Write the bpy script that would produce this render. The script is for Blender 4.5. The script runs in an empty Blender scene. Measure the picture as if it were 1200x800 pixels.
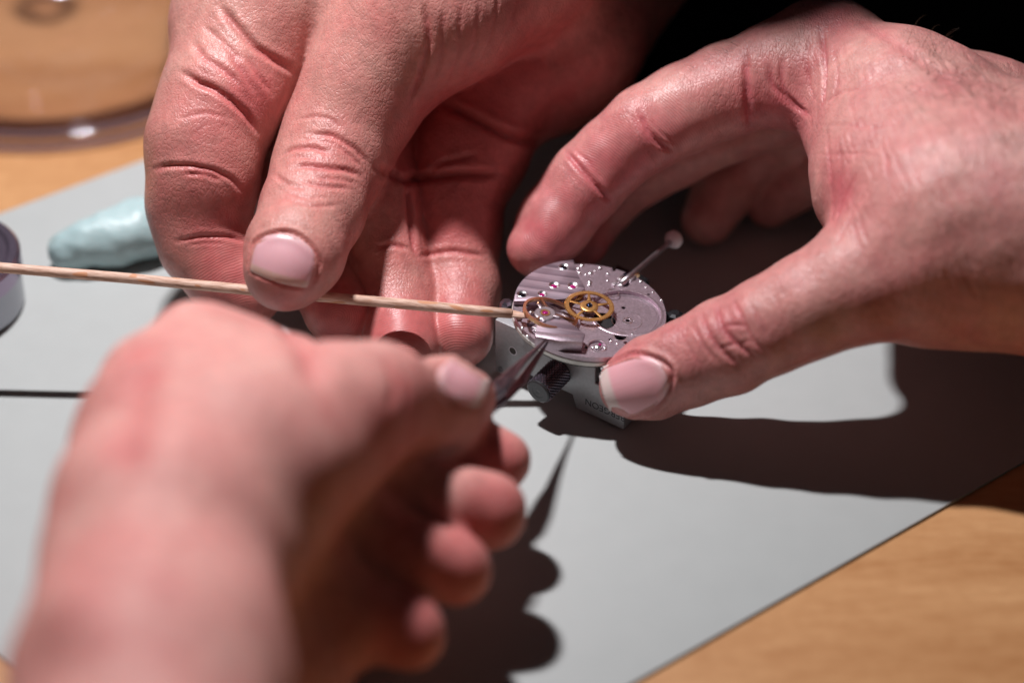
import bpy, bmesh, math, random
import numpy as np
from mathutils import Vector, Matrix
from mathutils.bvhtree import BVHTree
random.seed(7); rng = np.random.default_rng(7)
S = 0.001                                   # everything below is written in millimetres
sc = bpy.context.scene
# ------------------------------------------------------------------ camera
PITCH = math.radians(38.0); DIST = 480.0; FPX = 2880.0
RIGHT = np.array([1.0, 0, 0]); UP = np.array([0, math.sin(PITCH), math.cos(PITCH)])
DIR = np.array([0, math.cos(PITCH), -math.sin(PITCH)])
TARGET = np.array([0, 0, 17.0]) - 15.0 * RIGHT - 6.2 * UP
CAM = TARGET - DIR * DIST
cd = bpy.data.cameras.new('camera'); cam = bpy.data.objects.new('camera', cd)
sc.collection.objects.link(cam); sc.camera = cam
cam.location = Vector(CAM * S); cam.rotation_euler = (math.pi / 2 - PITCH, 0, 0)
cd.lens = 86.4; cd.sensor_width = 36.0; cd.clip_start = 0.01; cd.clip_end = 20
cd.dof.use_dof = True; cd.dof.focus_distance = 0.478; cd.dof.aperture_fstop = 5.2; cd.dof.aperture_blades = 9
# ------------------------------------------------------------------ world and lamps
w = bpy.data.worlds.new('World'); sc.world = w; w.use_nodes = True
bg = w.node_tree.nodes['Background']; bg.inputs[0].default_value = (0.72, 0.90, 1.0, 1); bg.inputs[1].default_value = 0.014
def lamp(name, loc, to, power, radius, color, angle=150):
    l = bpy.data.lights.new(name, 'SPOT'); l.energy = power; l.shadow_soft_size = radius * S
    l.color = color; l.spot_size = math.radians(angle); l.spot_blend = 0.4
    o = bpy.data.objects.new(name, l); sc.collection.objects.link(o)
    o.location = Vector(loc) * S
    o.rotation_euler = (Vector(to) - Vector(loc)).to_track_quat('-Z', 'Y').to_euler()
    return o
lamp('bench_lamp', (-101, 67, 330), (0, -10, 0), 3.0, 7.0, (1.0, 0.965, 0.985))
lamp('bench_lamp_second_bulb', (-89, 66, 330), (0, -10, 0), 3.0, 7.0, (1.0, 0.965, 0.985))
sc.view_settings.view_transform = 'Standard'; sc.view_settings.look = 'None'
sc.view_settings.exposure = 0.0; sc.view_settings.gamma = 1.0

# ------------------------------------------------------------------ helpers
def P(u, v, z):
    """the place at height z (mm) seen at a point of the photograph"""
    d = DIR * FPX + RIGHT * (u - 600.0) - UP * (v - 400.0)
    return CAM + d * ((z - CAM[2]) / d[2])
def ray(u, v):
    d = DIR * FPX + RIGHT * (u - 600.0) - UP * (v - 400.0)
    return CAM, d / np.linalg.norm(d)
def mm(px, p):
    return px * float(np.dot(np.asarray(p) - CAM, DIR)) / FPX
def link(o, parent=None):
    sc.collection.objects.link(o)
    if parent is not None: o.parent = parent
    return o
def tag(o, label=None, cat=None, group=None, kind=None):
    if label: o['label'] = label
    if cat: o['category'] = cat
    if group: o['group'] = group
    if kind: o['kind'] = kind
    return o
def empty(name, loc=(0, 0, 0), rot=(0, 0, 0)):
    o = bpy.data.objects.new(name, None); o.location = Vector(loc) * S; o.rotation_euler = rot
    o.empty_display_size = 0.01
    return link(o)
def mesh_obj(name, verts, faces, mat=None, parent=None, smooth=True, world=True):
    """world=True: verts are world mm even when parented"""
    v = np.asarray(verts, dtype=float)
    if parent is not None and world:
        bpy.context.view_layer.update()
        mi = np.array(parent_matrix(parent).inverted())
        vv = np.c_[v * S, np.ones(len(v))] @ mi.T
        v = vv[:, :3]
    else: v = v * S
    me = bpy.data.meshes.new(name)
    if isinstance(faces, np.ndarray):
        n, k = faces.shape
        me.vertices.add(len(v)); me.vertices.foreach_set('co', v.astype(np.float32).ravel())
        me.loops.add(n * k); me.loops.foreach_set('vertex_index', faces.astype(np.int32).ravel())
        me.polygons.add(n); me.polygons.foreach_set('loop_start', np.arange(0, n * k, k, dtype=np.int32))
        me.polygons.foreach_set('loop_total', np.full(n, k, dtype=np.int32))
        me.update(calc_edges=True); me.validate()
    else:
        me.from_pydata([tuple(x) for x in v], [], faces)
    if smooth:
        me.polygons.foreach_set('use_smooth', [True] * len(me.polygons))
    o = bpy.data.objects.new(name, me)
    if mat: me.materials.append(mat)
    return link(o, parent)
def parent_matrix(o):
    m = Matrix.LocRotScale(o.location, o.rotation_euler, o.scale)
    return parent_matrix(o.parent) @ m if o.parent else m
def bm_obj(name, bm, mat, parent=None, smooth=False, bevel=0, seg=2, sharp=35):
    """bm in local millimetres"""
    bmesh.ops.recalc_face_normals(bm, faces=bm.faces)
    if bevel:
        ed = [e for e in bm.edges if len(e.link_faces) == 2 and e.calc_face_angle(0) > math.radians(35)]
        bmesh.ops.bevel(bm, geom=ed, offset=bevel, segments=seg, affect='EDGES', profile=0.5, clamp_overlap=True)
    bmesh.ops.scale(bm, vec=(S, S, S), verts=bm.verts)
    me = bpy.data.meshes.new(name); bm.to_mesh(me); bm.free()
    me.materials.append(mat)
    if smooth or bevel:
        me.polygons.foreach_set('use_smooth', [True] * len(me.polygons))
        try: me.set_sharp_from_angle(angle=math.radians(sharp))
        except Exception: pass
    o = bpy.data.objects.new(name, me)
    return link(o, parent)
def add_prism(bm, pts, z0, z1):
    a = [bm.verts.new((x, y, z0)) for x, y in pts]; b = [bm.verts.new((x, y, z1)) for x, y in pts]
    n = len(pts); bm.faces.new(a[::-1]); bm.faces.new(b)
    for i in range(n): bm.faces.new((a[i], a[(i + 1) % n], b[(i + 1) % n], b[i]))
def circle(cx, cy, r, n=32, a0=0):
    return [(cx + r * math.cos(a0 + 2 * math.pi * i / n), cy + r * math.sin(a0 + 2 * math.pi * i / n)) for i in range(n)]
def add_lathe(bm, prof, c=(0, 0, 0), n=32, closed=True):
    """prof [(r,z)...] turned about the z axis at c"""
    rings = []
    for r, z in prof:
        if r < 1e-6: rings.append([bm.verts.new((c[0], c[1], c[2] + z))])
        else: rings.append([bm.verts.new((c[0] + r * math.cos(2 * math.pi * i / n), c[1] + r * math.sin(2 * math.pi * i / n), c[2] + z)) for i in range(n)])
    for A, B in zip(rings, rings[1:]):
        for i in range(n):
            j = (i + 1) % n
            if len(A) == 1 and len(B) == 1: continue
            if len(A) == 1: bm.faces.new((A[0], B[j], B[i]))
            elif len(B) == 1: bm.faces.new((A[i], A[j], B[0]))
            else: bm.faces.new((A[i], A[j], B[j], B[i]))
def add_ring_solid(bm, r0, r1, z0, z1, c=(0, 0), n=48):
    prof = [(r0, z0), (r1, z0), (r1, z1), (r0, z1), (r0, z0)]
    vs = [[bm.verts.new((c[0] + r * math.cos(2 * math.pi * i / n), c[1] + r * math.sin(2 * math.pi * i / n), z)) for i in range(n)] for r, z in prof[:4]]
    for k in range(4):
        A, B = vs[k], vs[(k + 1) % 4]
        for i in range(n): bm.faces.new((A[i], A[(i + 1) % n], B[(i + 1) % n], B[i]))

# ------------------------------------------------------------------ materials
def nodes(name):
    m = bpy.data.materials.new(name); m.use_nodes = True
    nt = m.node_tree; b = nt.nodes['Principled BSDF']
    return m, nt, b
def N(nt, t, **kw):
    n = nt.nodes.new(t)
    for k, v in kw.items():
        if k.startswith('i_'):
            n.inputs[int(k[2:]) if k[2:].isdigit() else k[2:].replace('_', ' ')].default_value = v
        else: setattr(n, k, v)
    return n
def L(nt, a, ai, b, bi): nt.links.new(a.outputs[ai], b.inputs[bi])
def simple(name, col, rough=0.5, metal=0.0, noise=0.0, nscale=400, bump=0.0, bscale=1500, bdist=0.0001, spec=0.5, stretch=(1, 1, 1), **kw):
    m, nt, b = nodes(name)
    b.inputs['Base Color'].default_value = (*col, 1); b.inputs['Roughness'].default_value = rough
    b.inputs['Metallic'].default_value = metal; b.inputs['Specular IOR Level'].default_value = spec
    for k, v in kw.items(): b.inputs[k].default_value = v
    tc = N(nt, 'ShaderNodeTexCoord'); mp = N(nt, 'ShaderNodeMapping'); mp.inputs['Scale'].default_value = stretch
    L(nt, tc, 'Object', mp, 'Vector')
    if noise:
        n = N(nt, 'ShaderNodeTexNoise'); n.inputs['Scale'].default_value = nscale; n.inputs['Detail'].default_value = 6
        L(nt, mp, 0, n, 'Vector')
        r = N(nt, 'ShaderNodeMapRange'); r.inputs[1].default_value = 0.25; r.inputs[2].default_value = 0.75
        r.inputs[3].default_value = 1 - noise; r.inputs[4].default_value = 1 + noise; L(nt, n, 0, r, 0)
        mx = N(nt, 'ShaderNodeMix', data_type='RGBA', blend_type='MULTIPLY'); mx.inputs[0].default_value = 1
        mx.inputs[6].default_value = (*col, 1); L(nt, r, 0, mx, 7); L(nt, mx, 2, b, 'Base Color')
        r2 = N(nt, 'ShaderNodeMapRange'); r2.inputs[3].default_value = max(0.02, rough - noise * .5); r2.inputs[4].default_value = min(1, rough + noise * .5)
        L(nt, n, 0, r2, 0); L(nt, r2, 0, b, 'Roughness')
    if bump:
        n2 = N(nt, 'ShaderNodeTexNoise'); n2.inputs['Scale'].default_value = bscale; n2.inputs['Detail'].default_value = 4
        L(nt, mp, 0, n2, 'Vector')
        bp = N(nt, 'ShaderNodeBump'); bp.inputs['Strength'].default_value = bump; bp.inputs['Distance'].default_value = bdist
        L(nt, n2, 0, bp, 'Height'); L(nt, bp, 0, b, 'Normal')
    return m

def skin_mat(name, base, red, stretch=(1, 1, 1), cell=900, strength=0.5, seed=0.0, rough=.42, spec=.5):
    m, nt, b = nodes(name)
    tc = N(nt, 'ShaderNodeTexCoord'); mp = N(nt, 'ShaderNodeMapping')
    mp.inputs['Location'].default_value = (seed, seed, seed)
    L(nt, tc, 'Object', mp, 'Vector')
    # colour: blotches + attribute for pads and knuckles
    n1 = N(nt, 'ShaderNodeTexNoise'); n1.inputs['Scale'].default_value = 110; n1.inputs['Detail'].default_value = 7; n1.inputs['Roughness'].default_value = .62
    L(nt, mp, 0, n1, 'Vector')
    cr = N(nt, 'ShaderNodeMapRange'); cr.inputs[1].default_value = .34; cr.inputs[2].default_value = .7; cr.inputs[4].default_value = .55
    L(nt, n1, 0, cr, 0)
    at = N(nt, 'ShaderNodeAttribute', attribute_name='flush')
    ad = N(nt, 'ShaderNodeMath', operation='ADD', use_clamp=True); L(nt, cr, 0, ad, 0); L(nt, at, 'Fac', ad, 1)
    mx = N(nt, 'ShaderNodeMix', data_type='RGBA'); mx.inputs[6].default_value = (*base, 1); mx.inputs[7].default_value = (*red, 1)
    L(nt, ad, 0, mx, 0)
    # freckles / pale dry specks
    n3 = N(nt, 'ShaderNodeTexNoise'); n3.inputs['Scale'].default_value = 420; n3.inputs['Detail'].default_value = 3
    L(nt, mp, 0, n3, 'Vector')
    r3 = N(nt, 'ShaderNodeMapRange'); r3.inputs[1].default_value = .3; r3.inputs[2].default_value = .7; r3.inputs[3].default_value = .88; r3.inputs[4].default_value = 1.1
    L(nt, n3, 0, r3, 0)
    mu = N(nt, 'ShaderNodeMix', data_type='RGBA', blend_type='MULTIPLY'); mu.inputs[0].default_value = 1
    L(nt, mx, 2, mu, 6); L(nt, r3, 0, mu, 7)
    L(nt, mu, 2, b, 'Base Color')
    # relief: small skin cells, stretched, warped; finger ridges where 'ridge' says so
    wn = N(nt, 'ShaderNodeTexNoise'); wn.inputs['Scale'].default_value = 300; wn.inputs['Detail'].default_value = 2
    L(nt, mp, 0, wn, 'Vector')
    wv = N(nt, 'ShaderNodeVectorMath', operation='SCALE'); wv.inputs['Scale'].default_value = .0014; L(nt, wn, 'Color', wv, 0)
    av = N(nt, 'ShaderNodeVectorMath', operation='ADD'); L(nt, mp, 0, av, 0); L(nt, wv, 0, av, 1)
    st = N(nt, 'ShaderNodeMapping'); st.inputs['Scale'].default_value = stretch; L(nt, av, 0, st, 'Vector')
    vo = N(nt, 'ShaderNodeTexVoronoi', feature='DISTANCE_TO_EDGE'); vo.inputs['Scale'].default_value = cell
    L(nt, st, 0, vo, 'Vector')
    vr = N(nt, 'ShaderNodeMapRange', interpolation_type='SMOOTHSTEP'); vr.inputs[2].default_value = .22; L(nt, vo, 'Distance', vr, 0)
    n4 = N(nt, 'ShaderNodeTexNoise'); n4.inputs['Scale'].default_value = 900; n4.inputs['Detail'].default_value = 5; n4.inputs['Roughness'].default_value = .65
    L(nt, st, 0, n4, 'Vector')
    vs = N(nt, 'ShaderNodeMath', operation='MULTIPLY'); vs.inputs[1].default_value = .28; L(nt, vr, 0, vs, 0)
    sm = N(nt, 'ShaderNodeMath', operation='MULTIPLY_ADD'); sm.inputs[1].default_value = 1.5; L(nt, n4, 0, sm, 0); L(nt, vs, 0, sm, 2)
    rg = N(nt, 'ShaderNodeAttribute', attribute_name='ring')
    m1 = N(nt, 'ShaderNodeMath', operation='MULTIPLY_ADD'); m1.inputs[1].default_value = 2 * math.pi / 0.5
    m0 = N(nt, 'ShaderNodeMath', operation='MULTIPLY'); m0.inputs[1].default_value = 26.0; L(nt, n1, 0, m0, 0)
    L(nt, rg, 'Fac', m1, 0); L(nt, m0, 0, m1, 2)
    sn = N(nt, 'ShaderNodeMath', operation='SINE'); L(nt, m1, 0, sn, 0)
    ra = N(nt, 'ShaderNodeAttribute', attribute_name='ridge')
    mxh = N(nt, 'ShaderNodeMix', data_type='FLOAT'); L(nt, ra, 'Fac', mxh, 0); L(nt, sm, 0, mxh, 2)
    s2 = N(nt, 'ShaderNodeMath', operation='MULTIPLY_ADD'); s2.inputs[1].default_value = .12; s2.inputs[2].default_value = 1; L(nt, sn, 0, s2, 0)
    L(nt, s2, 0, mxh, 3)
    bp = N(nt, 'ShaderNodeBump'); bp.inputs['Strength'].default_value = strength; bp.inputs['Distance'].default_value = .00016
    L(nt, mxh, 0, bp, 'Height'); L(nt, bp, 0, b, 'Normal')
    b.inputs['Roughness'].default_value = rough; b.inputs['Specular IOR Level'].default_value = spec
    b.inputs['Subsurface Weight'].default_value = .28
    b.inputs['Subsurface Radius'].default_value = (1.0, .28, .20); b.inputs['Subsurface Scale'].default_value = .0013
    return m

def nail_mat(name, col, band=(.80, .66, .56), rough=.28, coat=.1):
    m, nt, b = nodes(name)
    at = N(nt, 'ShaderNodeAttribute', attribute_name='along')
    ac = N(nt, 'ShaderNodeAttribute', attribute_name='across')
    cr = N(nt, 'ShaderNodeValToRGB'); e = cr.color_ramp.elements
    e[0].position = 0.0; e[0].color = (.74, .50, .50, 1)
    e[1].position = .22; e[1].color = (*col, 1)
    for p, c in ((.28, col), (.82, col), (.865, band), (1.0, band)):
        q = cr.color_ramp.elements.new(p); q.color = (*c, 1)
    L(nt, at, 'Fac', cr, 0); L(nt, cr, 0, b, 'Base Color')
    # lengthwise ridges
    nz = N(nt, 'ShaderNodeTexNoise', noise_dimensions='1D'); nz.inputs['Scale'].default_value = 1; nz.inputs['Detail'].default_value = 3
    mu = N(nt, 'ShaderNodeMath', operation='MULTIPLY'); mu.inputs[1].default_value = 16; L(nt, ac, 'Fac', mu, 0); L(nt, mu, 0, nz, 'W')
    bp = N(nt, 'ShaderNodeBump'); bp.inputs['Strength'].default_value = .35; bp.inputs['Distance'].default_value = .0001
    L(nt, nz, 0, bp, 'Height'); L(nt, bp, 0, b, 'Normal')
    b.inputs['Roughness'].default_value = rough; b.inputs['Subsurface Weight'].default_value = .3
    b.inputs['Subsurface Radius'].default_value = (1, .4, .3); b.inputs['Subsurface Scale'].default_value = .001
    b.inputs['Coat Weight'].default_value = coat; b.inputs['Coat Roughness'].default_value = .3
    return m

def wood_mat():
    m, nt, b = nodes('bench_wood')
    tc = N(nt, 'ShaderNodeTexCoord'); mp = N(nt, 'ShaderNodeMapping'); mp.inputs['Scale'].default_value = (3.2, 16, 16)
    mp.inputs['Rotation'].default_value = (0, 0, math.radians(-32)); L(nt, tc, 'Object', mp, 'Vector')
    n = N(nt, 'ShaderNodeTexNoise'); n.inputs['Scale'].default_value = 1.6; n.inputs['Detail'].default_value = 5; n.inputs['Distortion'].default_value = .8; L(nt, mp, 0, n, 'Vector')
    n2 = N(nt, 'ShaderNodeTexNoise'); n2.inputs['Scale'].default_value = 38; n2.inputs['Detail'].default_value = 6; L(nt, mp, 0, n2, 'Vector')
    n3 = N(nt, 'ShaderNodeTexNoise'); n3.inputs['Scale'].default_value = 330; n3.inputs['Detail'].default_value = 4; L(nt, tc, 'Object', n3, 'Vector')
    ad = N(nt, 'ShaderNodeMath', operation='MULTIPLY_ADD'); ad.inputs[1].default_value = .35; L(nt, n2, 0, ad, 0); L(nt, n, 0, ad, 2)
    ad2 = N(nt, 'ShaderNodeMath', operation='MULTIPLY_ADD'); ad2.inputs[1].default_value = .22; L(nt, n3, 0, ad2, 0); L(nt, ad, 0, ad2, 2)
    cr = N(nt, 'ShaderNodeValToRGB'); cr.color_ramp.elements[0].position = .52; cr.color_ramp.elements[0].color = (.42, .185, .065, 1)
    cr.color_ramp.elements[1].position = 1.0; cr.color_ramp.elements[1].color = (.66, .36, .165, 1)
    L(nt, ad2, 0, cr, 0); L(nt, cr, 0, b, 'Base Color')
    b.inputs['Roughness'].default_value = .5; b.inputs['Specular IOR Level'].default_value = .35
    bp = N(nt, 'ShaderNodeBump'); bp.inputs['Strength'].default_value = .25; bp.inputs['Distance'].default_value = .0002
    L(nt, n2, 0, bp, 'Height'); L(nt, bp, 0, b, 'Normal')
    return m
def bridge_mat():
    m, nt, b = nodes('striped_bridge')
    tc = N(nt, 'ShaderNodeTexCoord'); mp = N(nt, 'ShaderNodeMapping'); mp.inputs['Rotation'].default_value = (0, 0, math.radians(8)); L(nt, tc, 'Object', mp, 'Vector')
    sp = N(nt, 'ShaderNodeSeparateXYZ'); L(nt, mp, 0, sp, 0)
    mu = N(nt, 'ShaderNodeMath', operation='MULTIPLY'); mu.inputs[1].default_value = 1 / .0026; L(nt, sp, 'Y', mu, 0)
    fr = N(nt, 'ShaderNodeMath', operation='FRACT'); L(nt, mu, 0, fr, 0)
    cr = N(nt, 'ShaderNodeValToRGB'); cr.color_ramp.elements[0].color = (.24, .18, .22, 1); cr.color_ramp.elements[1].color = (.56, .44, .51, 1)
    L(nt, fr, 0, cr, 0)
    n = N(nt, 'ShaderNodeTexNoise'); n.inputs['Scale'].default_value = 900; n.inputs['Detail'].default_value = 3
    m2 = N(nt, 'ShaderNodeMapping'); m2.inputs['Scale'].default_value = (.12, 3, 1); L(nt, mp, 0, m2, 0); L(nt, m2, 0, n, 'Vector')
    mx = N(nt, 'ShaderNodeMix', data_type='RGBA', blend_type='OVERLAY'); mx.inputs[0].default_value = .5; L(nt, cr, 0, mx, 6); L(nt, n, 0, mx, 7)
    L(nt, mx, 2, b, 'Base Color')
    b.inputs['Metallic'].default_value = .75; b.inputs['Roughness'].default_value = .42
    bp = N(nt, 'ShaderNodeBump'); bp.inputs['Strength'].default_value = .5; bp.inputs['Distance'].default_value = .00015; L(nt, fr, 0, bp, 'Height')
    bp2 = N(nt, 'ShaderNodeBump'); bp2.inputs['Strength'].default_value = .25; bp2.inputs['Distance'].default_value = .00005; L(nt, n, 0, bp2, 'Height'); L(nt, bp, 0, bp2, 'Normal')
    L(nt, bp2, 0, b, 'Normal')
    return m
def stick_mat():
    m, nt, b = nodes('peg_wood')
    tc = N(nt, 'ShaderNodeTexCoord'); mp = N(nt, 'ShaderNodeMapping'); mp.inputs['Scale'].default_value = (1, 7, 7); L(nt, tc, 'Object', mp, 'Vector')
    n = N(nt, 'ShaderNodeTexNoise'); n.inputs['Scale'].default_value = 330; n.inputs['Detail'].default_value = 5; L(nt, mp, 0, n, 'Vector')
    cr = N(nt, 'ShaderNodeValToRGB'); cr.color_ramp.elements[0].position = .3; cr.color_ramp.elements[0].color = (.44, .24, .16, 1)
    cr.color_ramp.elements[1].position = .62; cr.color_ramp.elements[1].color = (.76, .53, .42, 1); L(nt, n, 0, cr, 0)
    m2 = N(nt, 'ShaderNodeMapping'); m2.inputs['Scale'].default_value = (1, 3.2, 3.2); L(nt, tc, 'Object', m2, 'Vector')
    v = N(nt, 'ShaderNodeTexNoise'); v.inputs['Scale'].default_value = 240; v.inputs['Detail'].default_value = 0; L(nt, m2, 0, v, 'Vector')
    r = N(nt, 'ShaderNodeMapRange'); r.inputs[1].default_value = .71; r.inputs[2].default_value = .74; L(nt, v, 0, r, 0)
    mx = N(nt, 'ShaderNodeMix', data_type='RGBA'); mx.inputs[7].default_value = (.60, .28, .15, 1); L(nt, r, 0, mx, 0); L(nt, cr, 0, mx, 6)
    L(nt, mx, 2, b, 'Base Color'); b.inputs['Roughness'].default_value = .6
    bp = N(nt, 'ShaderNodeBump'); bp.inputs['Strength'].default_value = .6; bp.inputs['Distance'].default_value = .00015; L(nt, n, 0, bp, 'Height'); L(nt, bp, 0, b, 'Normal')
    return m
M = {}
M['wood'] = wood_mat()
M['mat'] = simple('mat_rubber', (.455, .478, .470), .52, noise=.02, nscale=160, bump=.05, bscale=2600, bdist=.00008, spec=.3)
M['plate'] = simple('frosted_plate', (.53, .42, .48), .36, .8, noise=.18, nscale=2600, bump=.6, bscale=6000, bdist=.00006)
M['bridge'] = bridge_mat()
M['rim'] = simple('pale_rim', (.70, .70, .66), .38, .5, noise=.06, nscale=900)
M['polished'] = simple('polished_steel', (.90, .88, .90), .30, 1.0)
M['steel'] = simple('brushed_steel', (.66, .60, .64), .38, 1.0, noise=.1, nscale=800)
M['blued'] = simple('blued_screw', (.10, .12, .19), .16, 1.0)
M['gold'] = simple('gilt_brass', (.72, .40, .14), .34, .85, noise=.08, nscale=1500)
M['copper'] = simple('balance_gold', (.80, .52, .30), .30, 1.0)
M['ruby'] = simple('ruby', (.36, .01, .14), .06, 0, spec=.8, **{'Coat Weight': .6})
M['black'] = simple('recess_shade', (.012, .012, .014), .5)
M['jaw'] = simple('holder_grey', (.40, .405, .42), .42, .45, noise=.09, nscale=1500, bump=.25, bscale=5000, bdist=.00005)
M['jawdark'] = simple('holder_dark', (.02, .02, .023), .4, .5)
M['knob'] = simple('knob_black', (.07, .07, .075), .33, .6)
M['knurl'] = simple('knob_knurl', (.20, .17, .21), .25, .9)
M['engrave'] = simple('engraving', (.07, .07, .08), .6)
M['tweezer'] = simple('tweezer_steel', (.25, .20, .23), .30, .95, noise=.12, nscale=500)
M['stick'] = stick_mat()
M['pearl'] = simple('white_bead', (.80, .74, .78), .35)
M['putty'] = simple('putty', (.42, .56, .57), .42, noise=.10, nscale=120, bump=.5, bscale=420, bdist=.0004, **{'Subsurface Weight': .3, 'Subsurface Scale': .002, 'Subsurface Radius': (.5, 1, 1)})
M['tin'] = simple('tin_metal', (.34, .27, .36), .25, .85, noise=.05, nscale=120)
M['tinside'] = simple('tin_side', (.30, .30, .33), .22, .9)
M['cloth'] = simple('navy_cloth', (.0050, .0058, .011), .9, noise=.3, nscale=900, bump=.6, bscale=2600, bdist=.0002, spec=.1)
M['hair'] = simple('hair', (.10, .055, .035), .4)
def thin_glass(name, white):
    gm, gnt, gb = nodes(name); gnt.nodes.remove(gb); out = [n for n in gnt.nodes if n.type == 'OUTPUT_MATERIAL'][0]
    tr = N(gnt, 'ShaderNodeBsdfTransparent'); tr.inputs[0].default_value = (.95, .93, .94, 1)
    gl = N(gnt, 'ShaderNodeBsdfGlossy'); gl.inputs[0].default_value = (.95, .93, 1, 1); gl.inputs[1].default_value = .06
    fr = N(gnt, 'ShaderNodeFresnel'); fr.inputs[0].default_value = 1.5
    mx = N(gnt, 'ShaderNodeMixShader'); L(gnt, fr, 0, mx, 0); L(gnt, tr, 0, mx, 1); L(gnt, gl, 0, mx, 2)
    df = N(gnt, 'ShaderNodeBsdfTranslucent'); df.inputs[0].default_value = (.62, .56, .64, 1); m2 = N(gnt, 'ShaderNodeMixShader'); m2.inputs[0].default_value = white
    L(gnt, mx, 0, m2, 1); L(gnt, df, 0, m2, 2); gnt.links.new(m2.outputs[0], out.inputs[0]); return gm
M['glassrim'] = thin_glass('glass_rim', .16); gm = thin_glass('clear_glass', .03); M['glass'] = gm
M['skinA'] = skin_mat('skin_tan', (.60, .30, .255), (.56, .155, .15), stretch=(1.0, .8, .55), cell=1500, strength=.85, rough=.38)
M['skinB'] = skin_mat('skin_pink', (.60, .30, .265), (.54, .145, .155), stretch=(1.25, .6, .45), cell=1300, strength=1.0, rough=.38, seed=.31)
M['skinC'] = skin_mat('skin_fair', (.64, .33, .29), (.56, .17, .16), cell=1300, strength=.6, seed=.7, rough=.6, spec=.3)
M['nailA'] = nail_mat('nail_a', (.76, .42, .46), band=(.66, .42, .36), rough=.34, coat=1.0)
M['nailB'] = nail_mat('nail_b', (.80, .41, .45), band=(.74, .58, .55), rough=.4)

# ------------------------------------------------------------------ table, mat
tb = bmesh.new(); add_prism(tb, [(-1500, -900), (1500, -900), (1500, 600), (-1500, 600)], -30, -.65)
tag(bm_obj('wooden_bench_top', tb, M['wood']), kind='structure')
def Z0(u, v, z=0.0): p = P(u, v, z); return np.array([p[0], p[1]])
# mat: rectangle turned about 38 degrees, split in two panels by a seam
a1, a2 = Z0(0, 250), Z0(175, 185); b1, b2 = Z0(1200, 540), Z0(740, 800); c1, c2 = Z0(0, 768), Z0(34, 800)
def isect(p, d, q, e):
    t = np.linalg.solve(np.array([d, -e]).T, q - p); return p + d * t[0]
A_ = isect(a1, a2 - a1, c1, c2 - c1)          # far-left corner region
B_ = isect(b1, b2 - b1, c1, c2 - c1)
dA = (a2 - a1) / np.linalg.norm(a2 - a1); dB = (b1 - b2) / np.linalg.norm(b1 - b2)
FA = A_ + dA * 620; FB = B_ + dB * 620
bm = bmesh.new(); add_prism(bm, [(p[0], p[1]) for p in (A_, B_, FB, FA)], -.645, 0)
tag(bm_obj('work_mat', bm, M['mat'], bevel=.12), 'large pale grey rubber work mat lying askew on the wooden bench', 'work mat')

# ------------------------------------------------------------------ implicit surfaces for hands
class Field:
    def __init__(s, lo, hi, h):
        s.lo = np.array(lo, float); s.h = h
        s.n = np.ceil((np.array(hi) - s.lo) / h).astype(int) + 1
        s.ax = [(s.lo[i] + h * np.arange(s.n[i])).astype(np.float32) for i in range(3)]
        s.cap = 9.0
    def new(s): return np.full(tuple(s.n), s.cap, np.float32)
    def cone(s, D, a, b, ra, rb, k):
        a = np.asarray(a, float); b = np.asarray(b, float); R = max(ra, rb) + s.cap
        lo = np.minimum(a, b) - R; hi = np.maximum(a, b) + R
        i0 = np.clip(np.floor((lo - s.lo) / s.h).astype(int), 0, s.n); i1 = np.clip(np.ceil((hi - s.lo) / s.h).astype(int) + 1, 0, s.n)
        if np.any(i1 <= i0): return
        X = s.ax[0][i0[0]:i1[0], None, None]; Y = s.ax[1][None, i0[1]:i1[1], None]; Z = s.ax[2][None, None, i0[2]:i1[2]]
        ab = b - a; L2 = float(ab @ ab) + 1e-9
        t = ((X - a[0]) * ab[0] + (Y - a[1]) * ab[1] + (Z - a[2]) * ab[2]) / L2
        t = np.clip(t, 0, 1).astype(np.float32)
        t2 = t
        d = np.sqrt((X - a[0] - t * ab[0]) ** 2 + (Y - a[1] - t * ab[1]) ** 2 + (Z - a[2] - t * ab[2]) ** 2) - (ra + (rb - ra) * t2)
        sl = (slice(i0[0], i1[0]), slice(i0[1], i1[1]), slice(i0[2], i1[2]))
        D[sl] = smin(D[sl], d.astype(np.float32), k)
def smin(a, b, k):
    if k <= 0: return np.minimum(a, b)
    h = np.clip(k - np.abs(a - b), 0, None) / k
    return np.minimum(a, b) - h * h * k * .25
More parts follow.
